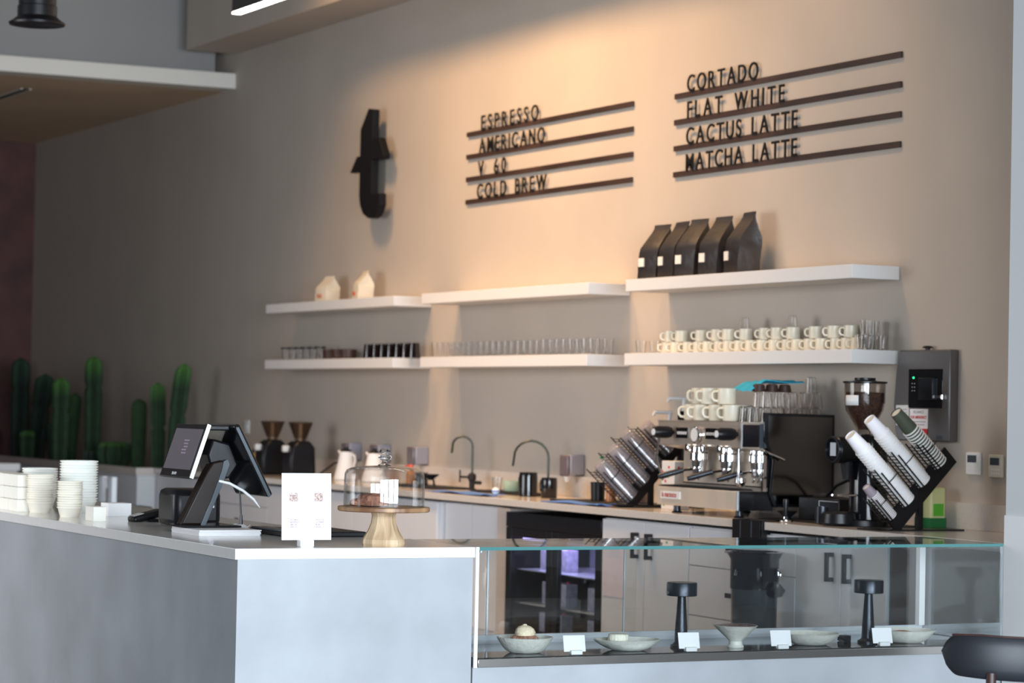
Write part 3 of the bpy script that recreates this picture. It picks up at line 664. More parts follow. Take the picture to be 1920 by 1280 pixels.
# ------------------------------------------------------------------ menu boards
menus = [(6.865, 4.575, 3.322, .0162, [('ESPRESSO', 6.63, 5.80), ('AMERICANO', 6.655, 5.706), ('V 60', 6.664, 6.255), ('COLD BREW', 6.672, 5.669)]),
         (4.077, 1.80, 3.315, .0162, [('CORTADO', 3.92, 3.152), ('FLAT WHITE', 3.915, 2.88), ('CACTUS LATTE', 3.92, 2.746), ('MATCHA LATTE', 3.92, 2.746)])]
for (ya, yb, zt, _, rows) in menus:
    for i, (s_, l0_, l1_) in enumerate(rows):
        z = zt-i*.1535
        t = thing('menu_rail', 'dark wooden menu rail on wall reading %s' % s_.title(), 'menu sign', (-.0, ya, z), 0, 'menu rails on the wall')
        MB().box(-.016, -.001, yb-ya, 0, -.016, .016).build('rail', 'rail', t, bevel=.0015)
        gl_ = []
        for k, ch in enumerate(s_):
            if ch == ' ': gl_.append((None, 0, .055)); continue
            o = text('letter', ch, .142, .007, 'letter', t, (-.022, 0, .014), ROT_WALL, .92, .0006)
            xs = [v_.co.x for v_ in o.data.vertices]; wch = max(xs)-min(xs)
            gl_.append((o, min(xs)*.92, wch*.92))
        gap = ((l0_-l1_)-sum(g_[2] for g_ in gl_))/(len(gl_)-1); pos = 0
        for o, mn, wd in gl_:
            if o: o.location = (-.0205, (l0_-ya)-(pos-mn), .0125)
            pos += wd+gap
# t sign
t = thing('letter_sign', 'large black letter t sign on the wall', 'sign', (0, 8.30, 2.85))
def P(y, z): return (y-8.30, z-2.85)
b = MB(); b.prism([P(8.298, 3.627), P(8.215, 3.615), P(8.22, 3.0), P(8.07, 2.995), P(8.066, 2.912), P(8.10, 2.865), P(8.14, 2.835), P(8.20, 2.82), P(8.275, 2.827), P(8.364, 2.863), P(8.42, 2.93), P(8.439, 3.0), P(8.437, 3.483)], -.12, -.065, 'x')
b.build('stem', 'letter', t, bevel=.004)
b = MB(); b.prism([P(8.43, 3.175), P(8.615, 3.178), P(8.494, 3.291), P(8.43, 3.288)], -.12, -.065, 'x'); b.build('crossbar', 'letter', t, bevel=.004)
b = MB(); b.prism([P(8.22, 3.25), P(8.03, 3.239), P(8.015, 3.27), P(8.10, 3.40), P(8.22, 3.405)], -.12, -.065, 'x'); b.build('crossbar', 'letter', t, bevel=.004)
b = MB(); b.box(-.066, -.001, .085, .115, .10, .60); b.build('standoff', 'letter', t)

# ------------------------------------------------------------------ shelf contents
def mk_mug(label):
    t_ = thing('mug', label, 'mug')
    MB().lathe([(.030, 0), (.036, .002), (.038, .008), (.0385, .060), (.039, .064), (.0375, .0645), (.036, .060), (.0355, .008), (.001, .006)], 28).build('cup', 'cream', t_)
    MB().tube([(0, .037, .052), (0, .052, .052), (0, .060, .044), (0, .060, .026), (0, .052, .016), (0, .037, .014)], .0055, 8).build('handle', 'cream', t_)
    return t_
mug = mk_mug('x'); used = False
def place_mug(x, y, z, rz, lb, g):
    global used
    if not used: used = True; mug.location = (x, y, z); mug.rotation_euler = (0, 0, rz); mug['label'] = lb; mug['group'] = g
    else: dup(mug, (x, y, z), lb, rz, group=g)
low = [3.90, 3.785, 3.67, 3.555, 3.44, 3.325, 3.21, 3.095, 2.98, 2.865, 2.75, 2.635, 2.52, 2.405, 2.29, 2.175, 2.06, 1.96]
for i, y in enumerate(low):
    place_mug(-.13+random.uniform(-.01, .01), y, 1.80, radians(50+random.uniform(-12, 12)), 'cream mug, %s from the left, bottom row on right shelf' % ORD[i], 'cream mugs on the right shelf')
hi = [3.86, 3.74, 3.54, 3.34, 3.22, 3.07, 2.86, 2.73, 2.59, 2.37, 2.18, 2.05]
for i, y in enumerate(hi):
    place_mug(-.13+random.uniform(-.01, .01), y, 1.8648, radians(50+random.uniform(-15, 15)), 'cream mug, %s from the left, upper row on right shelf' % ORD[i], 'cream mugs on the right shelf')
def mk_glass(label, r, h, mt, taper=.85, name='glass_tumbler', cat='glass', inv=False):
    t_ = thing(name, label, cat)
    p = [(r*taper*.9, 0), (r*taper, .002), (r, h), (r-.002, h), (r*taper-.003, .008), (.001, .008)]
    if inv: p = [(a, h-z) for a, z in p]
    MB().lathe(p, 24).build('tumbler', mt, t_); return t_
g = mk_glass('clear glass upside down on upper mugs, left one', .030, .062, 'realglass', .75, inv=True); g.location = (-.13, 2.93, 1.9295); g['group'] = 'glasses on upper mugs'
# support: both glasses stand on a mug of the upper row
g.location = (-.13, 3.07, 1.9295)
dup(g, (-.13, 2.59, 1.9295), 'clear glass upside down on upper mugs, right one')
g = mk_glass('clear stacked glass tower, lower glass nearest the mugs', .034, .075, 'realglass', .8); g.location = (-.15, 1.87, 1.80); g['group'] = 'clear glasses at right shelf end'
for (x, y, z, lb) in ((-.15, 1.87, 1.8755, 'clear glass on top of the glass nearest the mugs'), (-.07, 1.93, 1.80, 'clear glass behind the first glass tower at shelf end'),
                      (-.07, 1.93, 1.8755, 'upper glass of rear tower at right shelf end'), (-.20, 1.84, 1.80, 'single clear glass at the right shelf tip, front'),
                      (-.08, 1.845, 1.80, 'single clear glass at the right shelf tip, rear'), (-.15, 4.02, 1.80, 'clear glass left of the bottom mug row'), (-.22, 4.06, 1.80, 'clear glass at the left end of mug shelf')):
    dup(g, (x, y, z), lb)
g = mk_glass('faint clear tumbler in the rows on the middle lower shelf', .036, .098, 'faintglass', .78, inv=False); first = True
for i in range(26):
    for x in (-.20, -.10):
        y = 6.88-i*.0885
        if first: g.location = (x, y, 1.80); g['group'] = 'clear tumblers on the middle lower shelf'; first = False
        else: dup(g, (x, y, 1.80))
g = mk_glass('x', .034, .085, 'realglass', .82)
MB().lathe([(.040, .0855), (.042, .087), (.042, .098), (.001, .097)], 24).build('lid', 'black', g); nm = 0
for i in range(6):
    lb = 'glass jar with black lid, %s from the left on left shelf' % ORD[i]; y = 9.66-i*.135
    if i == 0: g.location = (-.17, y, 1.80); g['label'] = lb; g['group'] = 'lidded glass jars on the left shelf'
    else: dup(g, (-.17, y, 1.80), lb)
g = thing('bowl', 'x', 'bowl'); MB().lathe([(.045, 0), (.055, .003), (.066, .072), (.062, .073), (.05, .008), (.001, .008)], 28).build('shell', 'darkbrown', g)
for i, y in enumerate((8.78, 8.62, 8.46)):
    lb = 'dark brown bowl, %s of three on the left lower shelf' % ('leftmost', 'middle', 'rightmost')[i]
    if i == 0: g.location = (-.17, y, 1.80); g['label'] = lb; g['group'] = 'dark bowls on the left shelf'
    else: dup(g, (-.17, y, 1.80), lb)
g = mk_glass('x', .037, .105, 'smoked', 1.25)
for i in range(7):
    y = 8.12-i*.128; lb = 'dark smoked glass tumbler, %s from the left on left shelf' % ORD[i]
    if i == 0: g.location = (-.15, y, 1.80); g['label'] = lb; g['group'] = 'smoked tumblers on the left shelf'
    else: dup(g, (-.15, y, 1.80), lb)
# coffee bags: gusset sides, pinched top folded along Y, near face -Y
def bagmesh(w, d, h, seed, tilt=0.):
    rnd = random.Random(seed); A = []; K = 14; N = 8
    sec = []
    for j in range(K+1):
        q = j/K; z = h*q
        dd = d*(1 if q < .55 else max(.03, 1-((q-.55)/.37))) if q < .92 else d*.03
        ww = w*(1+.03*sin(pi*q)) if q < .6 else w*(1-.12*(q-.6)/.4)
        bul = .010*sin(pi*min(1, q/.9))
        off = tilt*q*q
        pts = []
        for (sx, sy) in ((-1, -1), (-.5, -1), (0, -1), (.5, -1), (1, -1), (1, 0), (1, 1), (.5, 1), (0, 1), (-.5, 1), (-1, 1), (-1, 0)):
            x = sx*dd/2; y = sy*ww/2
            if sy == -1 and abs(sx) < .6: y -= bul*(.3 if q < .5 else -.9)*(1 if abs(sx) < .1 else .6)
            if sy == 1 and abs(sx) < .6: y += bul*(.3 if q < .5 else -.9)*(1 if abs(sx) < .1 else .6)
            if sy == 0: x += sx*bul*1.4
            pts.append((x+off+rnd.uniform(-.0015, .0015), y+rnd.uniform(-.0015, .0015), z))
        sec.append(pts)
    n = 12
    for p in sec: A += p
    F = [(j*n+i, j*n+(i+1) % n, (j+1)*n+(i+1) % n, (j+1)*n+i) for j in range(K) for i in range(n)]
    F += [tuple(range(n-1, -1, -1)), tuple(K*n+i for i in range(n))]
    return A, F
for i, (y, rz, h) in enumerate(((4.02, 4, .325), (3.80, -3, .33), (3.60, 5, .335), (3.34, 2, .335), (3.08, -8, .345))):
    t = thing('coffee_bag', 'black foil coffee bag, %s from the left on upper shelf' % ORD[i], 'coffee bag', (-.15, y, 2.23), radians(rz), 'coffee bags on the upper right shelf')
    A, F = bagmesh(.185, .135, h, i, .045)
    MB().add(A, F).build('pouch', 'bag', t, ang=25)
    MB().box(-.079, -.0745, .015, .07, .075, .125).build('label_sticker', 'label', t, bevel=.001)
for i, (y, rz) in enumerate(((8.92, 5), (8.26, -10))):
    t = thing('paper_bag', ('small cream paper bag, left one on the upper left shelf', 'small cream paper bag, right one on the upper left shelf')[i], 'bag', (-.15, y, 2.23), radians(rz), 'small paper bags on the upper left shelf')
    A, F = bagmesh(.17, .115, .195 if i == 0 else .21, 20+i, .02); MB().add(A, F).build('pouch', 'kraft', t, ang=25)
    MB().box(-.067, -.062, -.03, .04, .03, .06).build('printed_patch', 'orange' if i else 'salmon', t)

# ------------------------------------------------------------------ wall fittings
t = thing('wall_unit', 'dark grey metal wall-mounted unit with black window and key', 'wall unit', (-.001, 1.285, 1.344))
b = MB(); b.prism([(0, 0), (.43, 0), (.455, .05), (.47, .18), (.455, .34), (.425, .455), (0, .455)], -.055, 0, 'x'); b.build('housing', 'greymetal', t, bevel=.006)
b = MB(); b.box(-.058, -.052, .055, .34, .165, .36); b.build('window', 'blackgloss', t, bevel=.002)
b = MB(); b.box(-.075, -.056, .115, .235, .205, .315); b.build('window_cover', 'lamp', t, bevel=.003)
b = MB(); b.box(-.066, -.056, .045, .115, .215, .228); b.cyl((-.062, .05, .21), .010, .022, 12); b.build('key', 'chrome', t)
MB().box(-.0605, -.0575, .292, .300, .312, .320).build('led', 'greenled', t)
b = MB()
for k in range(3): b.box(-.0595, -.0575, .305, .309, .285-.018*k, .289-.018*k); b.box(-.0595, -.0575, .285, .289, .285-.018*k, .289-.018*k)
b.build('indicator', 'socket', t)
b = MB(); b.box(-.0575, -.0548, .175, .325, .062, .160); b.build('sticker', 'paper', t, label='white and red emergency sticker')
b = MB(); b.box(-.0585, -.0575, .175, .325, .034, .062); b.build('sticker_band', 'red', t)
text('sticker_text', 'RELIANCE', .020, .0006, 'printdark', t, (-.0582, .295, .138), ROT_WALL)
text('sticker_text', 'FOR EMERGENCY', .0195, .0006, 'red', t, (-.0582, .317, .112), ROT_WALL, .88, .0004)
b = MB(); b.box(-.0582, -.0576, .19, .31, .094, .098); b.box(-.0582, -.0576, .20, .29, .080, .084); b.build('sticker_lines', 'printdark', t)
MB().box(-.0575, -.0548, .335, .445, .075, .178).build('sticker', 'socket', t, label='plain grey-white sticker at the left')
b = MB()
for k in range(5): b.box(-.0582, -.0576, .35, .43-.012*(k % 2), .155-.016*k, .158-.016*k)
b.build('sticker_lines', 'printdark', t)
MB().lathe([(.012, 0), (.012, .008), (.03, .012), (.02, .02), (.001, .022)], 16, (-.03, .22, .455)).build('top_knob', 'black', t)
b = MB(); b.box(-.058, -.0555, .055, .10, .012, .03); b.build('emblem', 'bluegrey', t)
for i, (y, z, c, lb) in enumerate(((1.145, 1.243, (.78, .79, .78), 'white wall thermostat with dark screen, left one'), (.965, 1.235, (.66, .63, .54), 'cream wall thermostat with dark screen, right one'))):
    t = thing('thermostat', lb, 'thermostat', (-.001, y, z), 0, 'thermostats on the near wall')
    MB().box(-.014, 0, -.055, .055, -.055, .055).build('housing', mat('thermostat_case', c, .4), t, bevel=.004)
    MB().box(-.0155, -.0135, -.030, .040, .005, .040).build('screen', 'bluegrey', t)
    b = MB()
    for a in range(4):
        for c_ in range(2): b.box(-.0150, -.0138, -.035+.018*a, -.023+.018*a, -.040+.018*c_, -.030+.018*c_)
    b.build('button', 'socket', t)
t = thing('wall_socket', 'small white wall socket by the far grinders', 'socket', (-.001, 10.87, 1.27)); MB().box(-.012, 0, -.045, .045, -.055, .055).build('plate', 'socket', t, bevel=.003)
MB().box(-.016, -.010, -.02, .02, -.02, .02).build('rocker', 'white', t)
d0 = None
for y, lb in ((5.18, 'grey wall dispenser right of both faucets'), (7.46, 'grey wall dispenser left of the first faucet'), (8.10, 'grey wall dispenser behind the right white kettle'), (8.62, 'grey wall dispenser behind the left white kettle')):
    if d0 is None:
        d0 = thing('soap_dispenser', lb, 'dispenser', (-.001, y, 1.10), 0, 'grey dispensers along the back wall')
        MB().box(-.10, 0, -.065, .065, -.04, .085).build('housing', 'lavender', d0, bevel=.008)
        MB().box(-.118, -.098, -.055, .055, -.05, .083).build('front_cover', 'dispdark', d0, bevel=.010)
        MB().lathe([(.012, 0), (.02, .03), (.02, .04)], 12, (-.09, 0, -.085)).build('nozzle', 'socket', d0)
    else: dup(d0, (-.001, y, 1.10), lb)

# ------------------------------------------------------------------ far worktop objects
for i, (y, lb) in enumerate(((9.58, 'black hand-fed coffee grinder, left of the pair'), (9.02, 'black hand-fed coffee grinder, right of the pair'))):
    if i == 0:
        g0 = thing('coffee_grinder', lb, 'coffee grinder', (-.30, y, ZC), 0, 'black grinders at far worktop')
        b = MB(); b.prism([(-.11, 0), (.10, 0), (.10, .05), (.09, .22), (.05, .27), (-.05, .27), (-.10, .22), (-.115, .12)], -.085, .085, 'y'); b.build('body', 'black', g0, bevel=.02)
        MB().lathe([(.035, .27), (.045, .285), (.085, .385), (.09, .40), (.086, .40), (.04, .29)], 28).build('hopper', 'tintedhopper', g0)
        MB().lathe([(.09, .40), (.092, .405), (.09, .41), (.001, .412)], 28).build('lid', 'darkbrown', g0)
        MB().tube([(0, 0, .27), (0, 0, .40)], .013, 10).build('shaft', 'kraft', g0)
        MB().box(-.14, -.09, -.02, .03, .185, .235).build('spout', 'socket', g0, bevel=.01)
    else: dup(g0, (-.30, y, ZC), lb)
for i, (y, lb) in enumerate(((8.38, 'white gooseneck-style kettle, left of the pair'), (7.88, 'white gooseneck-style kettle, right of the pair'))):
    if i == 0:
        k0_ = thing('kettle', lb, 'kettle', (-.20, y, ZC), 0, 'white kettles on the back worktop')
        MB().lathe([(.08, 0), (.088, .006), (.085, .03), (.062, .12), (.050, .19), (.050, .205), (.046, .206)], 28).build('body', 'whitepaint', k0_)
        MB().lathe([(.046, .206), (.04, .215), (.018, .225), (.016, .24), (.001, .242)], 20).build('lid', 'black', k0_)
        MB().tube([(.02, -.048, .185), (.03, -.080, .18), (.03, -.095, .14), (.02, -.088, .09), (.02, -.075, .06)], .008, 8).build('handle', 'whitepaint', k0_)
        MB().tube([(-.02, .04, .185), (-.03, .056, .20), (-.035, .064, .212)], [.012, .010, .006], 8).build('spout', 'whitepaint', k0_)
    else: dup(k0_, (-.20, y, ZC), lb)
t = thing('canister', 'magenta canister between the two white kettles', 'canister', (-.10, 8.16, ZC)); MB().lathe([(.05, 0), (.055, .003), (.055, .10), (.03, .105), (.001, .106)], 24).build('body', 'magenta', t); MB().cyl((0, 0, .105), .035, .02, 20).build('cap', 'darkbrown', t)
t = thing('power_cable', 'black cable looping from grinder along the wall', 'cable', (-.05, 8.9, ZC)); MB().tube([(-.1, .1, .02), (-.02, 0, .11), (0, -.18, .13), (-.03, -.36, .06), (-.06, -.42, .006)], .007, 8).build('cord', 'black', t)
t = thing('tool_pouch', 'yellow pouch behind the left black grinder', 'pouch', (-.14, 10.35, ZC)); MB().box(-.05, .05, -.09, .09, 0, .14).build('pouch_body', 'yellow', t, bevel=.02); MB().tube([(0, -.07, .13), (0, -.03, .175), (0, .03, .175), (0, .07, .13)], .008, 8).build('strap', 'black', t)
# first sink area
t = thing('drying_mat', 'black drying mat left of the first faucet', 'mat', (-.25, 6.88, ZC)); MB().box(-.16, .14, -.42, .42, 0, .012).build('mat_body', 'blackmatte', t, bevel=.003)
t = thing('spray_bottle', 'clear spray bottle with orange top near dispenser', 'bottle', (-.16, 7.34, ZC)); MB().lathe([(.03, 0), (.034, .004), (.034, .08), (.014, .10), (.012, .11)], 20).build('bottle_body', 'amber', t); MB().lathe([(.012, .108), (.018, .112), (.016, .14), (.001, .142)], 14).build('nozzle', 'orange', t); MB().bar((.01, 0, .135), (-.045, 0, .13), .012, .012).build('trigger', 'orange', t)
t = thing('coffee_dripper', 'black dripper and jug on the drying mat', 'coffee maker', (-.27, 6.86, ZC+.012)); MB().lathe([(.04, 0), (.045, .004), (.04, .06), (.043, .085), (.04, .086)], 24, (0, .07, 0)).build('jug', 'blackgloss', t); MB().lathe([(.02, .04), (.022, .05), (.055, .075), (.056, .08), (.03, .08)], 24, (0, -.08, 0)).build('dripper', 'blackmatte', t)
for a in (0.5, 2.6, 4.7): MB().tube([(.03*cos(a), -.08+.03*sin(a), .05), (.045*cos(a), -.08+.045*sin(a), 0)], .004, 6).build('leg', 'black', t)
def faucet(y, top, reach, label, body=True):
    t_ = thing('faucet', label, 'faucet', (-.15, y, ZC)); p = [(0, 0, 0), (0, 0, top-reach*.5)]
    for k in range(1, 10):
        a = pi*k/10; p.append((-reach*.5*(1-cos(a))*.9, 0+reach*.25*(1-cos(a)), top-reach*.5+reach*.5*sin(a)))
    p.append((-reach*.93, reach*.5, top-reach*.62-.03)); MB().tube(p, .0075, 10).build('spout', mat('gunmetal', (.05, .055, .045), .35, metal=.7), t_)
    if body:
        MB().lathe([(.028, 0), (.028, .008), (.018, .012), (.020, .06), (.028, .07), (.028, .10), (.010, .115)], 18).build('valve', 'blackmatte', t_)
        b = MB(); b.tube([(0, 0, .085), (-.06, .06, .085)], .008, 8); b.tube([(-.06, .06, .05), (-.06, .06, .13)], .006, 8); b.tube([(0, 0, .05), (.03, -.07, .05)], .012, 8); b.build('lever', 'blackmatte', t_)
    else: MB().cyl((0, 0, 0), .022, .02, 16).build('collar', 'blackmatte', t_)
faucet(6.40, .352, .13, 'tall dark swan-neck faucet, left one of two')
faucet(5.32, .345, .21, 'tall dark arched faucet, right one of two', False)
t = thing('dish_tray', 'low black tray between the faucets', 'tray', (-.20, 5.65, ZC)); MB().box(-.11, .12, -.30, .45, 0, .014).build('tray_body', 'blackmatte', t, bevel=.003)
t = thing('glass_tumbler', 'small clear cup left of mint bowl on the tray', 'glass', (-.20, 5.93, ZC+.014)); MB().lathe([(.028, 0), (.03, .003), (.036, .085), (.034, .085), (.027, .006), (.001, .006)], 24).build('tumbler', 'glassware', t)
t = thing('mint_bowl', 'pale mint ceramic bowl on the low black tray', 'bowl', (-.20, 5.68, ZC+.014)); MB().lathe([(.05, 0), (.068, .006), (.078, .04), (.078, .07), (.073, .07), (.065, .01), (.001, .008)], 32).build('shell', 'mint', t)
t = thing('scrub_ball', 'small blue and white ball on blue cloth', 'ball', (-.50, 5.35, ZC+.010)); MB().lathe([(.001, 0), (.015, .004), (.024, .018), (.024, .026), (.015, .04), (.001, .044)], 20).build('ball_body', 'paper', t); MB().lathe([(.0245, .018), (.026, .022), (.0245, .026)], 20).build('band', 'bluecloth', t)
t = thing('cleaning_cloth', 'folded blue cloth left of the black jugs', 'cloth', (-.56, 5.62, ZC)); MB().grid(lambda u, w_: (-.09+.17*u+.02*sin(3*w_), -.36+.80*w_, .003+.005*(1+sin(9*u+2*w_))*(1+cos(11*w_))/2), 14, 30, .004).build('fabric', 'bluecloth', t)
t = thing('cleaning_cloth', 'blue cloth draped flat beside the clear cup rack', 'cloth', (-.58, 4.10, ZC)); MB().grid(lambda u, w_: (-.075+.12*u+.02*sin(4*w_), -.34+.66*w_, .003+.006*(1+sin(8*u+5*w_))*(1+cos(9*w_))/2), 14, 30, .004).build('fabric', 'bluecloth', t)
def jug(y, r, h, label, x=-.30):
    t_ = thing('milk_jug', label, 'jug', (x, y, ZC)); MB().lathe([(r*.95, 0), (r, .004), (r, h*.8), (r*.96, h*.97), (r*.98, h), (r*.93, h), (r*.93, .01), (.001, .01)], 30).build('body', 'blackgloss', t_)
    MB().tube([(0, r*.98, h*.85), (-.01, r+.035, h*.85), (-.01, r+.042, h*.7), (-.01, r+.038, h*.35), (0, r*.99, h*.25)], .008, 8).build('handle', 'blackgloss', t_)
jug(5.28, .058, .150, 'tall black gloss milk jug, left of the pair', -.31); jug(5.02, .050, .125, 'smaller black gloss milk jug, right of the pair', -.30)
t = thing('drip_mat', 'black rubber mat under the clear cup rack', 'mat', (-.32, 4.05, ZC)); MB().box(-.16, .25, -.42, .62, 0, .010).build('mat_body', 'blackmatte', t, bevel=.003)
t = thing('black_cup', 'matte black cup left of the clear cup rack', 'cup', (-.30, 4.40, ZC+.010)); MB().lathe([(.036, 0), (.04, .003), (.044, .11), (.04, .11), (.036, .008), (.001, .008)], 26).build('cup_body', 'black', t)
t = thing('tea_jar', 'clear jar of amber tea behind the cup rack', 'jar', (-.22, 4.05, ZC+.010)); MB().lathe([(.05, 0), (.055, .004), (.055, .14), (.045, .15), (.045, .16)], 28).build('jar_body', 'plasticcup', t); MB().lathe([(.045, .004), (.05, .008), (.05, .08), (.001, .081)], 24).build('tea', 'amber', t)
t = thing('squeeze_bottle', 'bottle with long green nozzle beside cup rack', 'bottle', (-.30, 4.24, ZC+.010)); MB().lathe([(.028, 0), (.03, .003), (.03, .12), (.014, .15), (.012, .17)], 20).build('bottle_body', 'amber', t); MB().bar((0, .0, .165), (-.06, .02, .265), .024, .018).build('nozzle', 'greenp', t)
t = thing('patterned_carton', 'white carton with red and green pattern beside coffee machine', 'carton', (-.33, 3.45, ZC)); MB().box(-.05, .05, -.07, .07, 0, .27).build('carton_body', 'socket', t, bevel=.004)
for k in range(9):
    yy = random.uniform(-.06, .05); zz = .02+k*.026; MB().box(-.0515, -.0499, yy, yy+.016, zz, zz+.014).build('print_spot', 'red' if k % 3 else 'greenp', t)
    xx = random.uniform(-.045, .03); MB().box(xx, xx+.014, -.0715, -.0699, zz, zz+.012).build('print_spot', 'red', t)

# ------------------------------------------------------------------ tilted cup racks
def rack(name, label, y, spine0, spine1, tiers, base, width=.10):
    t_ = thing(name, label, 'rack', (0, y, 0)); u = (Vector(spine1)-Vector(spine0)).normalized(); w_ = Vector((-u.y, u.x))
    w_ = Vector((-abs(w_.x), abs(w_.y)))
    b = MB(); b.bar((spine0[0], 0, spine0[1]), (spine1[0], 0, spine1[1]), width, .012, (0, 1, 0)); b.T = Matrix(); b.build('spine', 'black', t_)
    b = MB(); b.box(base[0], base[1], -.09, .09, base[2], base[2]+.006); b.build('base_plate', 'black', t_)
    mid = (Vector(spine0)+Vector(spine1))/2
    b = MB(); b.box(mid.x-.02, mid.x+.005, -.015, .015, base[2], mid.y); b.build('post', 'black', t_)
    for (px, pz, r, L_) in tiers:
        b = MB()
        for sy in (-1, 1):
            for off in (-1.0, -.62):
                a = Vector((px, pz))+u*(r*off*1.15); e = a+w_*(L_*(1 if off < -.8 else .85))
                b.bar((a.x, sy*r*.98, a.y), (e.x, sy*r*.98, e.y), .005, .006, (0, 1, 0))
        a = Vector((px, pz))-u*r*1.16
        for k in range(int(L_/.022)):
            c = a+w_*(.012+k*.022); b.bar((c.x, -r*.98, c.y), (c.x, r*.98, c.y), .006, .004)
        b.build('holder', 'black', t_)
        b = MB(); c = Vector((px, pz))+w_*L_*.62
        b.tube([(c.x+u.x*r*.8, -r*1.02, c.y+u.y*r*.8), (c.x-u.x*r*.05, -r*1.12, c.y-u.y*r*.05), (c.x-u.x*r*.9, -r*1.02, c.y-u.y*r*.9)], .0025, 6); b.build('retainer_band', 'black', t_)
    return t_
CYK = 1.15
A43 = math.atan2(.309, .33)
d43 = Vector((-cos(A43), sin(A43)))
tiers = [(-.478, .981, .034, .17), (-.390, 1.056, .046, .27), (-.300, 1.148, .046, .26), (-.205, 1.238, .046, .19)]
rack('cup_rack', 'black tilted rack holding stacks of paper cups', CYK, (-.485, .940), (-.145, 1.285), tiers, (-.62, -.12, ZC))
def cup_stack(px, pz, r, n, pitch, length, mt, rimmt, desc, h, spots=None):
    # mouth rims towards the spine, cup bases point up and left
    e = Euler((0, -(pi/2-(A43))-0*pi, 0)); base = None
    yaw = Vector((d43.x, 0, d43.y)).to_track_quat('Z', 'Y').to_euler()
    for k in range(n):
        pos = Vector((px, pz))+d43*(.006+k*pitch)
        lb = '%s, %s counted from the rack spine' % (desc, ORD[k])
        if base is None:
            base = thing('paper_cup', lb, 'paper cup', (pos.x, CYK, pos.y), rot=yaw, group='cups in the '+desc.split(' in ')[-1])
            MB().lathe([(r*.89, .002), (r*.885, .014), (r*.70, h), (r*.665, h), (r*.665, h-.006), (.001, h-.006)], 36).build('cup_wall', mt, base)
            MB().lathe([(r*.90, .0), (r*1.0, .0), (r*1.03, pitch*.2), (r*1.0, pitch*.42), (r*.90, pitch*.42)], 36, close=True).build('rim', rimmt, base)
        else: dup(base, (pos.x, CYK, pos.y), lb, rot=yaw)
    last = dup(base, (0, 0, 0)); last.location = (Vector((px, pz))+d43*(.006+n*pitch)).to_3d().xzy; last.location.y = CYK; last['label'] = '%s, outermost one at its tip' % desc
    MB().cyl((0, 0, h-.0075), r*.66, .002, 28).build('base_disc', 'cupinner', last)
    return base
cup_stack(-.390, 1.056, .042, 21, .0168, .45, 'cupwhite', 'rim', 'white paper cup in the left white stack', .105)
cup_stack(-.300, 1.148, .042, 20, .0165, .43, 'cupwhite', 'rim', 'white paper cup in the right white stack', .105)
cup_stack(-.205, 1.238, .042, 14, .0165, .36, 'green', 'rim', 'dark green paper cup in the top stack', .125)
cup_stack(-.478, .981, .028, 17, .0088, .2, 'mauve', 'rim', 'small mauve espresso cup in the bottom stack', .058)
LY = 3.75
tl = [(-.440, .975, .055, .30), (-.360, 1.062, .055, .31), (-.280, 1.150, .055, .31), (-.200, 1.238, .055, .27)]
rack('lid_rack', 'black tilted rack of clear plastic cups left of coffee machine', LY, (-.465, .940), (-.150, 1.285), tl, (-.56, -.16, ZC+.010))
dl = Vector((-.738, .674)).normalized(); yw = Vector((dl.x, 0, dl.y)).to_track_quat('Z', 'Y').to_euler()
pc = None
for s_i, (px, pz, r, L_) in enumerate([(-.440, .975, .046, .0), (-.360, 1.062, .046, 0), (-.280, 1.15, .046, 0), (-.200, 1.238, .046, 0)]):
    for k in range(9 if s_i < 3 else 6):
        pos = Vector((px, pz))+dl*(.008+k*.022)
        lb = 'clear plastic cup, %s from spine, %s tier up' % (ORD[k], ORD[s_i])
        if pc is None:
            pc = thing('plastic_cup', lb, 'plastic cup', (pos.x, LY, pos.y), rot=yw, group='clear cups in the tilted rack')
            MB().lathe([(.050, 0), (.053, .003), (.049, .008), (.038, .100), (.034, .102), (.001, .102)], 24).build('cup_wall', 'plasticcup', pc)
        else: dup(pc, (pos.x, LY, pos.y), lb, rot=yw)

# ------------------------------------------------------------------ espresso machine  (front faces -X, near side faces -Y)
Y0, Y1 = 2.335, 3.19
t = thing('espresso_machine', 'polished steel espresso machine with black side panels', 'espresso machine', (0, Y0, ZC)); L = Y1-Y0
MB().box(-.44, -.06, .03, L-.03, .115, .495).build('body', 'blackmatte', t)
b = MB(); b.box(-.60, -.05, .0, L, .492, .500); b.build('cup_tray', 'polished', t)
b = MB(); b.prism([(-.60, .492), (-.44, .492), (-.44, .35), (-.46, .345), (-.595, .365)], .0, L, 'y'); b.build('head', 'polished', t, bevel=.004)
b = MB(); b.prism([(-.597, .486), (-.47, .486), (-.47, .37), (-.593, .37)], -.006, .0, 'y'); b.build('head_side', 'blackgloss', t, bevel=.001)
b = MB(); b.box(-.603, -.596, -.010, .0, .362, .495); b.build('edge_trim', 'alu', t)
b = MB(); b.box(-.490, -.472, -.012, -.004, .365, .49); b.box(-.468, -.450, -.012, -.004, .365, .49); b.build('side_trim', 'bluegrey', t)
MB().box(-.444, -.436, .02, L-.02, .165, .37).build('splash_panel', 'splash', t)
b = MB(); b.box(-.46, -.44, .0, .02, .14, .37); b.build('frame_post', 'chrome', t)
for yy in (-.014, L): 
    b = MB(); b.prism([(-.47, .55), (-.03, .545), (-.03, .06), (-.40, .06), (-.43, .13), (-.415, .30), (-.45, .38), (-.47, .40)], yy, yy+.014, 'y'); sp_ = b.build('side_panel', 'blackgloss', t, bevel=.003)
    if yy < 0: MB().prism([(-.44, .535), (-.045, .53), (-.045, .075), (-.385, .075), (-.415, .13), (-.40, .30), (-.435, .38), (-.44, .40)], -.0155, -.0142, 'y').build('mirror_inlay', 'panelmirror', sp_)
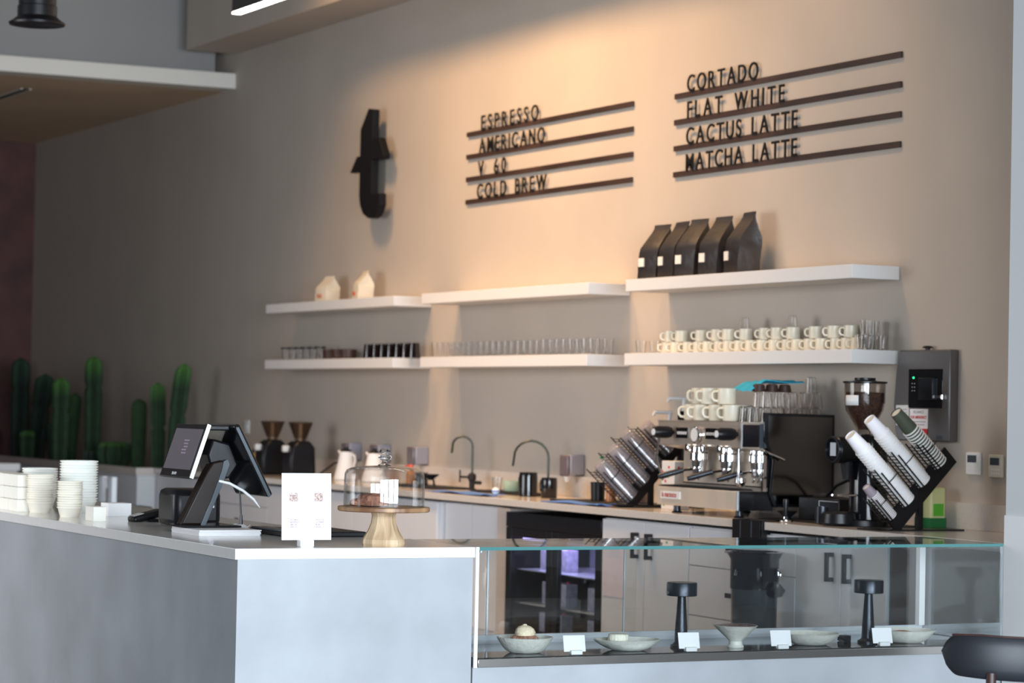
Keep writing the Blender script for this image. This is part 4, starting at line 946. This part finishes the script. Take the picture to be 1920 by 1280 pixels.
b = MB(); b.box(-.60, -.40, .02, L, .04, .14); b.build('drip_tray', 'splash', t, bevel=.004)
b = MB(); b.box(-.598, -.40, .0, .02, .04, .14); b.build('tray_end', 'blackgloss', t)
MB().box(-.604, -.598, .018, .026, .04, .14).build('edge_trim', 'alu', t)
b = MB(); b.box(-.595, -.46, .10, L-.01, .14, .145)
for k in range(30): b.box(-.59, -.46, .11+k*.0245, .12+k*.0245, .145, .149)
b.build('drip_grate', 'blackmatte', t)
MB().box(-.46, -.42, .02, L, .14, .158).build('ledge', 'polished', t)
b = MB(); b.box(-.606, -.6, L-.25, L-.05, .075, .115); b.build('badge', 'socket', t)
text('badge_text', 'la marzocco', .040, .001, 'brandred', t, (-.6068, L-.065, .085), ROT_WALL, .80, .0008)
for (x, y) in ((-.54, .10), (-.54, L-.12), (-.10, .10), (-.10, L-.12)): MB().lathe([(.028, 0), (.03, .004), (.02, .01), (.018, .045)], 18, (x, y, 0)).build('foot', 'lamp', t)
for yc in (L-.262, L-.565):        # button panels
    p_ = MB().box(-.604, -.598, yc-.060, yc+.060, .405, .462).build('button_panel', 'blackgloss', t)
    b = MB()
    for k in range(5): b.box(-.6065, -.6035, yc-.050+k*.021, yc-.038+k*.021, .425, .440)
    b.build('button', 'socket', p_)
gz = Matrix.Translation((-.60, L-.415, .425)) @ Matrix.Rotation(-pi/2, 4, 'Y')
b = MB(); b.T = gz; b.lathe([(.046, 0), (.046, .012), (.040, .018), (.001, .018)], 32); b.build('gauge', 'chrome', t)
b = MB(); b.T = gz; b.cyl((0, 0, .0185), .036, .001, 30); b.build('gauge_dial', 'socket', t)
for yc, nm in ((L-.17, 'left'), (.035, 'right')):        # steam knobs
    b = MB(); b.T = Matrix.Translation((-.60, yc, .435)) @ Matrix.Rotation(-pi/2, 4, 'Y'); b.lathe([(.012, -.0), (.012, .015), (.028, .02), (.033, .04), (.033, .105), (.026, .125), (.001, .126)], 24); k_ = b.build('steam_knob', 'black', t)
    b = MB(); b.T = Matrix.Translation((-.60, yc, .435)) @ Matrix.Rotation(-pi/2, 4, 'Y'); b.lathe([(.018, .1255), (.018, .129), (.001, .129)], 20); b.build('cap', 'socket', k_)
for yc in (L-.34, L-.49, .19): MB().box(-.622, -.600, yc-.014, yc+.014, .335, .375).build('switch', 'chrome', t, bevel=.004)
gy = [L-.30, L-.60, .055]
for i, yc in enumerate(gy):
    xg = -.515 if i < 2 else -.455
    g_ = MB().lathe([(.034, .25), (.040, .255), (.043, .285), (.050, .290), (.050, .325), (.044, .332), (.044, .37)], 30, (xg, yc, 0)).build('group_head', 'chrome', t)
    pf = MB().lathe([(.010, .205), (.034, .212), (.037, .222), (.037, .252), (.001, .253)], 28, (xg, yc, 0)).build('portafilter', 'chrome', t)
    MB().tube([(xg-.01, yc+.02, .215), (xg-.01, yc+.024, .195), (xg-.018, yc+.024, .185)], .006, 8).build('spout', 'chrome', pf)
    MB().tube([(xg-.01, yc-.02, .215), (xg-.01, yc-.024, .195), (xg-.018, yc-.024, .185)], .006, 8).build('spout', 'chrome', pf)
    a0 = Vector((xg-.035, yc+.012, .240)); a1 = a0+Vector((-.045, .018, -.006)); a2 = a0+Vector((-.165, .075, -.045))
    MB().tube([a0, a1], .008, 10).build('collar', 'chrome', pf)
    MB().tube([a1, a1.lerp(a2, .3), a1.lerp(a2, .8), a2], [.013, .015, .018, .013], 14).build('grip', 'lamp', pf)
b = MB(); b.lathe([(.001, .155), (.022, .165), (.032, .185), (.030, .205), (.016, .222), (.001, .226)], 24, (-.56, .06, 0)); b.build('spout_bell', 'chrome', t)
b = MB(); b.tube([(-.60, L-.02, .42), (-.605, L+.0, .33), (-.60, L+.01, .28), (-.56, L+.02, .20), (-.55, L+.02, .17)], .007, 10); b.build('steam_wand', 'chrome', t)
b = MB(); b.tube([(-.60, .02, .36), (-.602, .015, .25), (-.60, .02, .18)], .008, 10); b.build('steam_wand', 'chrome', t)
b = MB(); b.tube([(-.47, -.02, .352), (-.36, -.045, .305)], .006, 10); b.build('steam_lever', 'chrome', t)

TOP = ZC+.500
spots = [(-.50, 2.985, 0), (-.515, 2.865, 0), (-.50, 2.73, 0), (-.50, 2.59, 0), (-.49, 2.925, 1), (-.51, 2.80, 1), (-.49, 2.66, 1), (-.375, 2.93, 0), (-.375, 2.80, 0), (-.375, 2.67, 0)]
nmz = ['front row far left', 'front row second', 'front row third', 'front row fourth', 'upper row left', 'upper row middle', 'upper row right', 'rear row left', 'rear row middle', 'rear row right']
for (x, y, lv), nm in zip(spots, nmz):
    c = dup(mug, (x, y, TOP+lv*.088), 'large cream mug on the coffee machine, %s' % nm, radians(72+random.uniform(-16, 16)), group='cream mugs on the coffee machine', scale=(1.32, 1.32, 1.35))
g = mk_glass('x', .033, .080, 'realglass', .78, inv=True); cnt = 0
for i, (x, y, lv) in enumerate([(-.48, 2.485, 0), (-.40, 2.487, 0), (-.48, 2.41, 0), (-.40, 2.410, 0), (-.32, 2.485, 0), (-.32, 2.410, 0), (-.24, 2.485, 0), (-.24, 2.410, 0), (-.165, 2.485, 0), (-.165, 2.410, 0), (-.09, 2.485, 0), (-.09, 2.410, 0), (-.40, 2.487, 1), (-.40, 2.410, 1), (-.32, 2.410, 1), (-.24, 2.410, 1), (-.165, 2.410, 1), (-.09, 2.410, 1), (-.32, 2.485, 1), (-.24, 2.485, 1)]):
    row = 'near' if y < 2.45 else 'far'
    col = {-.48: 'first', -.40: 'second', -.32: 'third', -.24: 'fourth', -.165: 'fifth', -.09: 'sixth'}[x]
    lb = 'upturned glass on coffee machine, %s in %s row, %s layer' % (col, row, 'upper' if lv else 'lower')
    if i == 0: g.location = (x, y, TOP); g['label'] = lb; g['group'] = 'upturned glasses on the coffee machine'
    else: dup(g, (x, y, TOP+lv*.0805), lb)
dup(g, (-.125, 2.410, TOP+.161), 'single glass standing highest above the others on coffee machine')
for i, (x, y) in enumerate(((-.40, 2.487), (-.32, 2.485), (-.24, 2.485))):
    t = thing('espresso_cup', 'dark espresso cup upturned atop the glasses, %s from left' % ORD[i], 'cup', (x, y, TOP+.161), 0, 'dark cups atop the machine glasses'); MB().lathe([(.035, 0), (.036, .002), (.030, .034), (.02, .040), (.001, .040)], 22).build('cup_body', 'darkbrown', t)
t = thing('cleaning_cloth', 'bright cyan cloth draped over cups on coffee machine', 'cloth', (-.33, 2.60, TOP+.168))
MB().grid(lambda u, w_: (-.13+.34*u, -.12+.20*w_, .045+.006*sin(6*u+3*w_)-(.055*max(0, .28-u)/.28)+.004*sin(14*w_)), 24, 14, .004).build('fabric', 'cyancloth', t)
# syrup pumps behind
for i, (x, y, h, mt, lb) in enumerate(((-.10, 3.92, .475, 'socket', 'white syrup pump bottle, shorter one left of machine'), (-.10, 3.76, .555, 'black', 'white syrup pump with black bottle, taller one'))):
    t = thing('syrup_pump', lb, 'pump bottle', (x, y, ZC), 0, 'pump bottles behind the coffee machine')
    MB().lathe([(.034, 0), (.036, .004), (.036, h-.10), (.018, h-.08), (.018, h-.05)], 22).build('bottle_body', mt, t)
    b = MB(); b.tube([(0, 0, h-.06), (0, 0, h+.06)], .011, 10); b.tube([(.02, 0, h+.065), (-.09, .02, h+.065), (-.095, .021, h+.045)], .010, 10); b.build('pump', 'white', t)
t = thing('syrup_bottle', 'tall black bottle with tapered cap left of the mugs', 'bottle', (-.11, 3.56, ZC)); MB().lathe([(.03, 0), (.036, .003), (.036, .46), (.042, .49), (.042, .52), (.026, .56), (.020, .60), (.001, .612)], 22).build('bottle_body', 'black', t)
t = thing('rubber_mat', 'black mat on the worktop under the coffee machine', 'mat', (-.30, 2.0, ZC)); MB().box(-.19, .2, -.62, .33, 0, .004).build('mat_body', 'blackmatte', t)

# knock box in the cut-out
t = thing('knock_box', 'black knock box let into the worktop edge', 'knock box', (-.60, 2.105, .80))
b = MB(); b.box(-.105, -.095, -.13, .13, 0, .125); b.box(.085, .095, -.13, .13, 0, .125); b.box(-.10, .09, -.13, -.12, 0, .125); b.box(-.10, .09, .12, .13, 0, .125); b.box(-.10, .09, -.13, .13, 0, .01); b.build('box_body', 'black', t)
MB().tube([(0, -.13, .115), (0, .13, .115)], .012, 10).build('bar', 'blackmatte', t)
b = MB(); b.box(-.107, -.105, -.055, -.050, .0, .12); b.box(-.107, -.105, .050, .055, .0, .12); b.build('seam', 'bluegrey', t)
t = thing('tamper', 'black and chrome tamper by the knock box', 'tamper', (-.60, 1.90, ZC)); MB().lathe([(.028, 0), (.029, .002), (.029, .014), (.012, .020), (.010, .03)], 26).build('foot', 'chrome', t); MB().lathe([(.010, .03), (.012, .035), (.010, .07), (.016, .105), (.014, .118), (.001, .120)], 20).build('grip', 'black', t)
t = thing('tamping_stand', 'round black dosing dish on the knock box edge', 'dish', (-.46, 2.10, ZC)); MB().lathe([(.03, 0), (.034, .004), (.02, .02), (.05, .045), (.055, .05), (.05, .052), (.001, .03)], 26).build('dish_body', 'lamp', t)
t = thing('control_box', 'black box with cable between machine and grinder', 'box', (-.20, 2.04, ZC+.004)); MB().box(-.12, .12, -.20, .17, 0, .115).build('box_body', 'black', t, bevel=.004)
b = MB(); b.box(-.123, -.1195, -.19, -.02, .03, .033); b.box(-.123, -.1195, -.19, -.02, .10, .103); b.box(-.123, -.1195, -.023, -.02, .03, .103); b.build('frame_line', 'alu', t)
t = thing('power_cable', 'black cable arching above the control box', 'cable', (-.14, 2.25, 1.035)); MB().tube([(0, -.02, .0), (0, -.12, .065), (0, -.22, .095), (0, -.34, .095), (.02, -.43, .08)], .008, 8).build('cord', 'black', t)
t = thing('steel_cup', 'dark metal cup at the foot of the tall grinder', 'cup', (-.50, 1.72, ZC+.004)); MB().lathe([(.035, 0), (.037, .003), (.036, .085), (.034, .085), (.03, .008), (.001, .008)], 26).build('cup_body', 'lamp', t)

# tall grinder
t = thing('coffee_grinder', 'tall black grinder with bean hopper and round display', 'coffee grinder', (-.38, 1.54, ZC))
MB().lathe([(.125, 0), (.13, .004), (.13, .03), (.122, .034), (.001, .035)], 40).build('base', 'black', t)
b = MB(); b.lathe([(.095, .03), (.095, .10), (.092, .40), (.084, .445), (.05, .455)], 40, (.03, 0, 0)); b.build('tower', 'blackgloss', t)
b = MB(); b.T = Matrix.Translation((.03, 0, .375)) @ Matrix.Rotation(-pi/2, 4, 'Y'); b.lathe([(.062, 0), (.066, .06), (.066, .20), (.060, .208), (.001, .208)], 36); b.build('head', 'black', t)
b = MB(); b.T = Matrix.Translation((-.178, 0, .375)) @ Matrix.Rotation(-pi/2, 4, 'Y'); b.lathe([(.064, 0), (.067, .004), (.064, .012), (.055, .013), (.054, .003)], 36, close=True); b.build('bezel', 'lamp', t)
b = MB(); b.T = Matrix.Translation((-.1795, 0, .375)) @ Matrix.Rotation(-pi/2, 4, 'Y'); b.cyl((0, 0, 0), .052, .002, 32); b.build('display_face', 'blackgloss', t)
MB().box(-.184, -.1815, -.022, .024, .345, .41).build('screen', 'screenlight', t)
b = MB(); b.tube([(-.04, -.03, .155), (-.14, -.028, .150), (-.17, -.02, .152)], .005, 8); b.tube([(-.04, .03, .155), (-.14, .028, .150), (-.17, .02, .152)], .005, 8); b.build('fork', 'chrome', t)
MB().lathe([(.020, .23), (.030, .30), (.032, .32)], 20, (-.10, 0, 0)).build('chute', 'blackmatte', t)
MB().lathe([(.004, 0), (.016, .004), (.016, .016), (.001, .018)], 16, (-.105, 0, .245)).build('chute_light', 'chrome', t)
MB().lathe([(.07, .02), (.09, .03), (.085, .075), (.06, .085), (.001, .086)], 30, (-.13, .02, -.015)).build('catch_tray', 'black', t)
MB().lathe([(.030, .452), (.034, .47), (.062, .52), (.094, .57), (.101, .61), (.102, .705), (.099, .706), (.098, .61), (.091, .572), (.06, .526), (.030, .475)], 48, close=True).build('hopper', 'hopper', t)
MB().lathe([(.028, .476), (.057, .53), (.088, .575), (.095, .61), (.096, .660), (.001, .664)], 44).build('beans', 'beans', t)
MB().lathe([(.108, .705), (.110, .708), (.110, .714), (.060, .717), (.052, .722), (.052, .732), (.001, .734)], 44).build('lid', 'black', t)
b = MB(); n = 8; A = []; F = []
for j in range(n+1):
    a = radians(170+j*6)
    for z in (.595, .645): A.append((.1035*cos(a), .1035*sin(a), z))
for j in range(n): F.append((2*j, 2*j+2, 2*j+3, 2*j+1))
b.add(A, F)
lbm = b.build('label_sticker', 'socket', t)
so = lbm.modifiers.new('s', 'SOLIDIFY'); so.thickness = .001
# green bag behind cup rack
t = thing('snack_bag', 'green and cream bag standing behind the cup rack', 'bag', (-.10, 1.36, ZC)); b = MB(); b.box(-.045, .045, -.06, .07, 0, .20); b.build('bag_body', mat('lime_cream', (.62, .62, .30), .5), t, bevel=.01)
b = MB(); b.box(-.047, .047, -.062, .072, 0, .05); b.build('lower_band', mat('deep_green', (.01, .16, .04), .5), t); b = MB(); b.box(-.030, .03, -.0625, -.06, .06, .12); b.build('printed_leaf', mat('leaf_green', (.10, .45, .03), .5), t)

# ------------------------------------------------------------------ chair in the foreground
t = thing('armchair', 'black curved-back chair at the bottom right corner', 'chair', (-2.005, -1.72, -.012), radians(12))
A = []; F = []; K = 72
for j in range(K+1):
    a = radians(178+j/K*184); rx, ry = .31, .27; s_ = j/K
    zt = .730-.035*abs(s_-.15); zb = .587-.02*sin(pi*s_)
    edge = min(1, min(s_, 1-s_)*14); zb = zb+(1-math.sqrt(max(0, 1-(1-edge)**2)))*.07; zt = zt-(1-math.sqrt(max(0, 1-(1-edge)**2)))*.05
    for q in range(12):
        b_ = 2*pi*q/12; th = .020; rr = 1+th*cos(b_)/.30*1.0
        zz = (zt+zb)/2+(zt-zb)/2*sin(b_)*1.0; A.append((rx*rr*cos(a), ry*rr*sin(a), zz))
for j in range(K):
    for q in range(12): F.append((j*12+q, (j+1)*12+q, (j+1)*12+(q+1) % 12, j*12+(q+1) % 12))
F.append(tuple(range(12))); F.append(tuple(K*12+q for q in range(11, -1, -1)))
MB().add(A, F).build('backrest', 'chairshell', t, ang=60)
b = MB(); P_ = []
for j in range(2, K-1):
    a = radians(180+j/K*180); s_ = j/K; P_.append((.31*cos(a), .27*sin(a), .730-.035*abs(s_-.15)-.003))
b.tube(P_, .005, 8); b.build('top_rail', 'chairwood', t)
MB().lathe([(.20, .42), (.25, .43), (.255, .455), (.24, .48), (.001, .485)], 32).build('seat', 'chairshell', t)
for (x, y) in ((-.265, -.16), (.21, -.20), (-.21, .18), (.21, .18)): MB().tube([(x*1.08, y*1.1, .012), (x, y, .42), (x*.98, y*.98, .60 if y < 0 else .44)], [.012, .018, .018], 12).build('leg', 'chairwood', t)
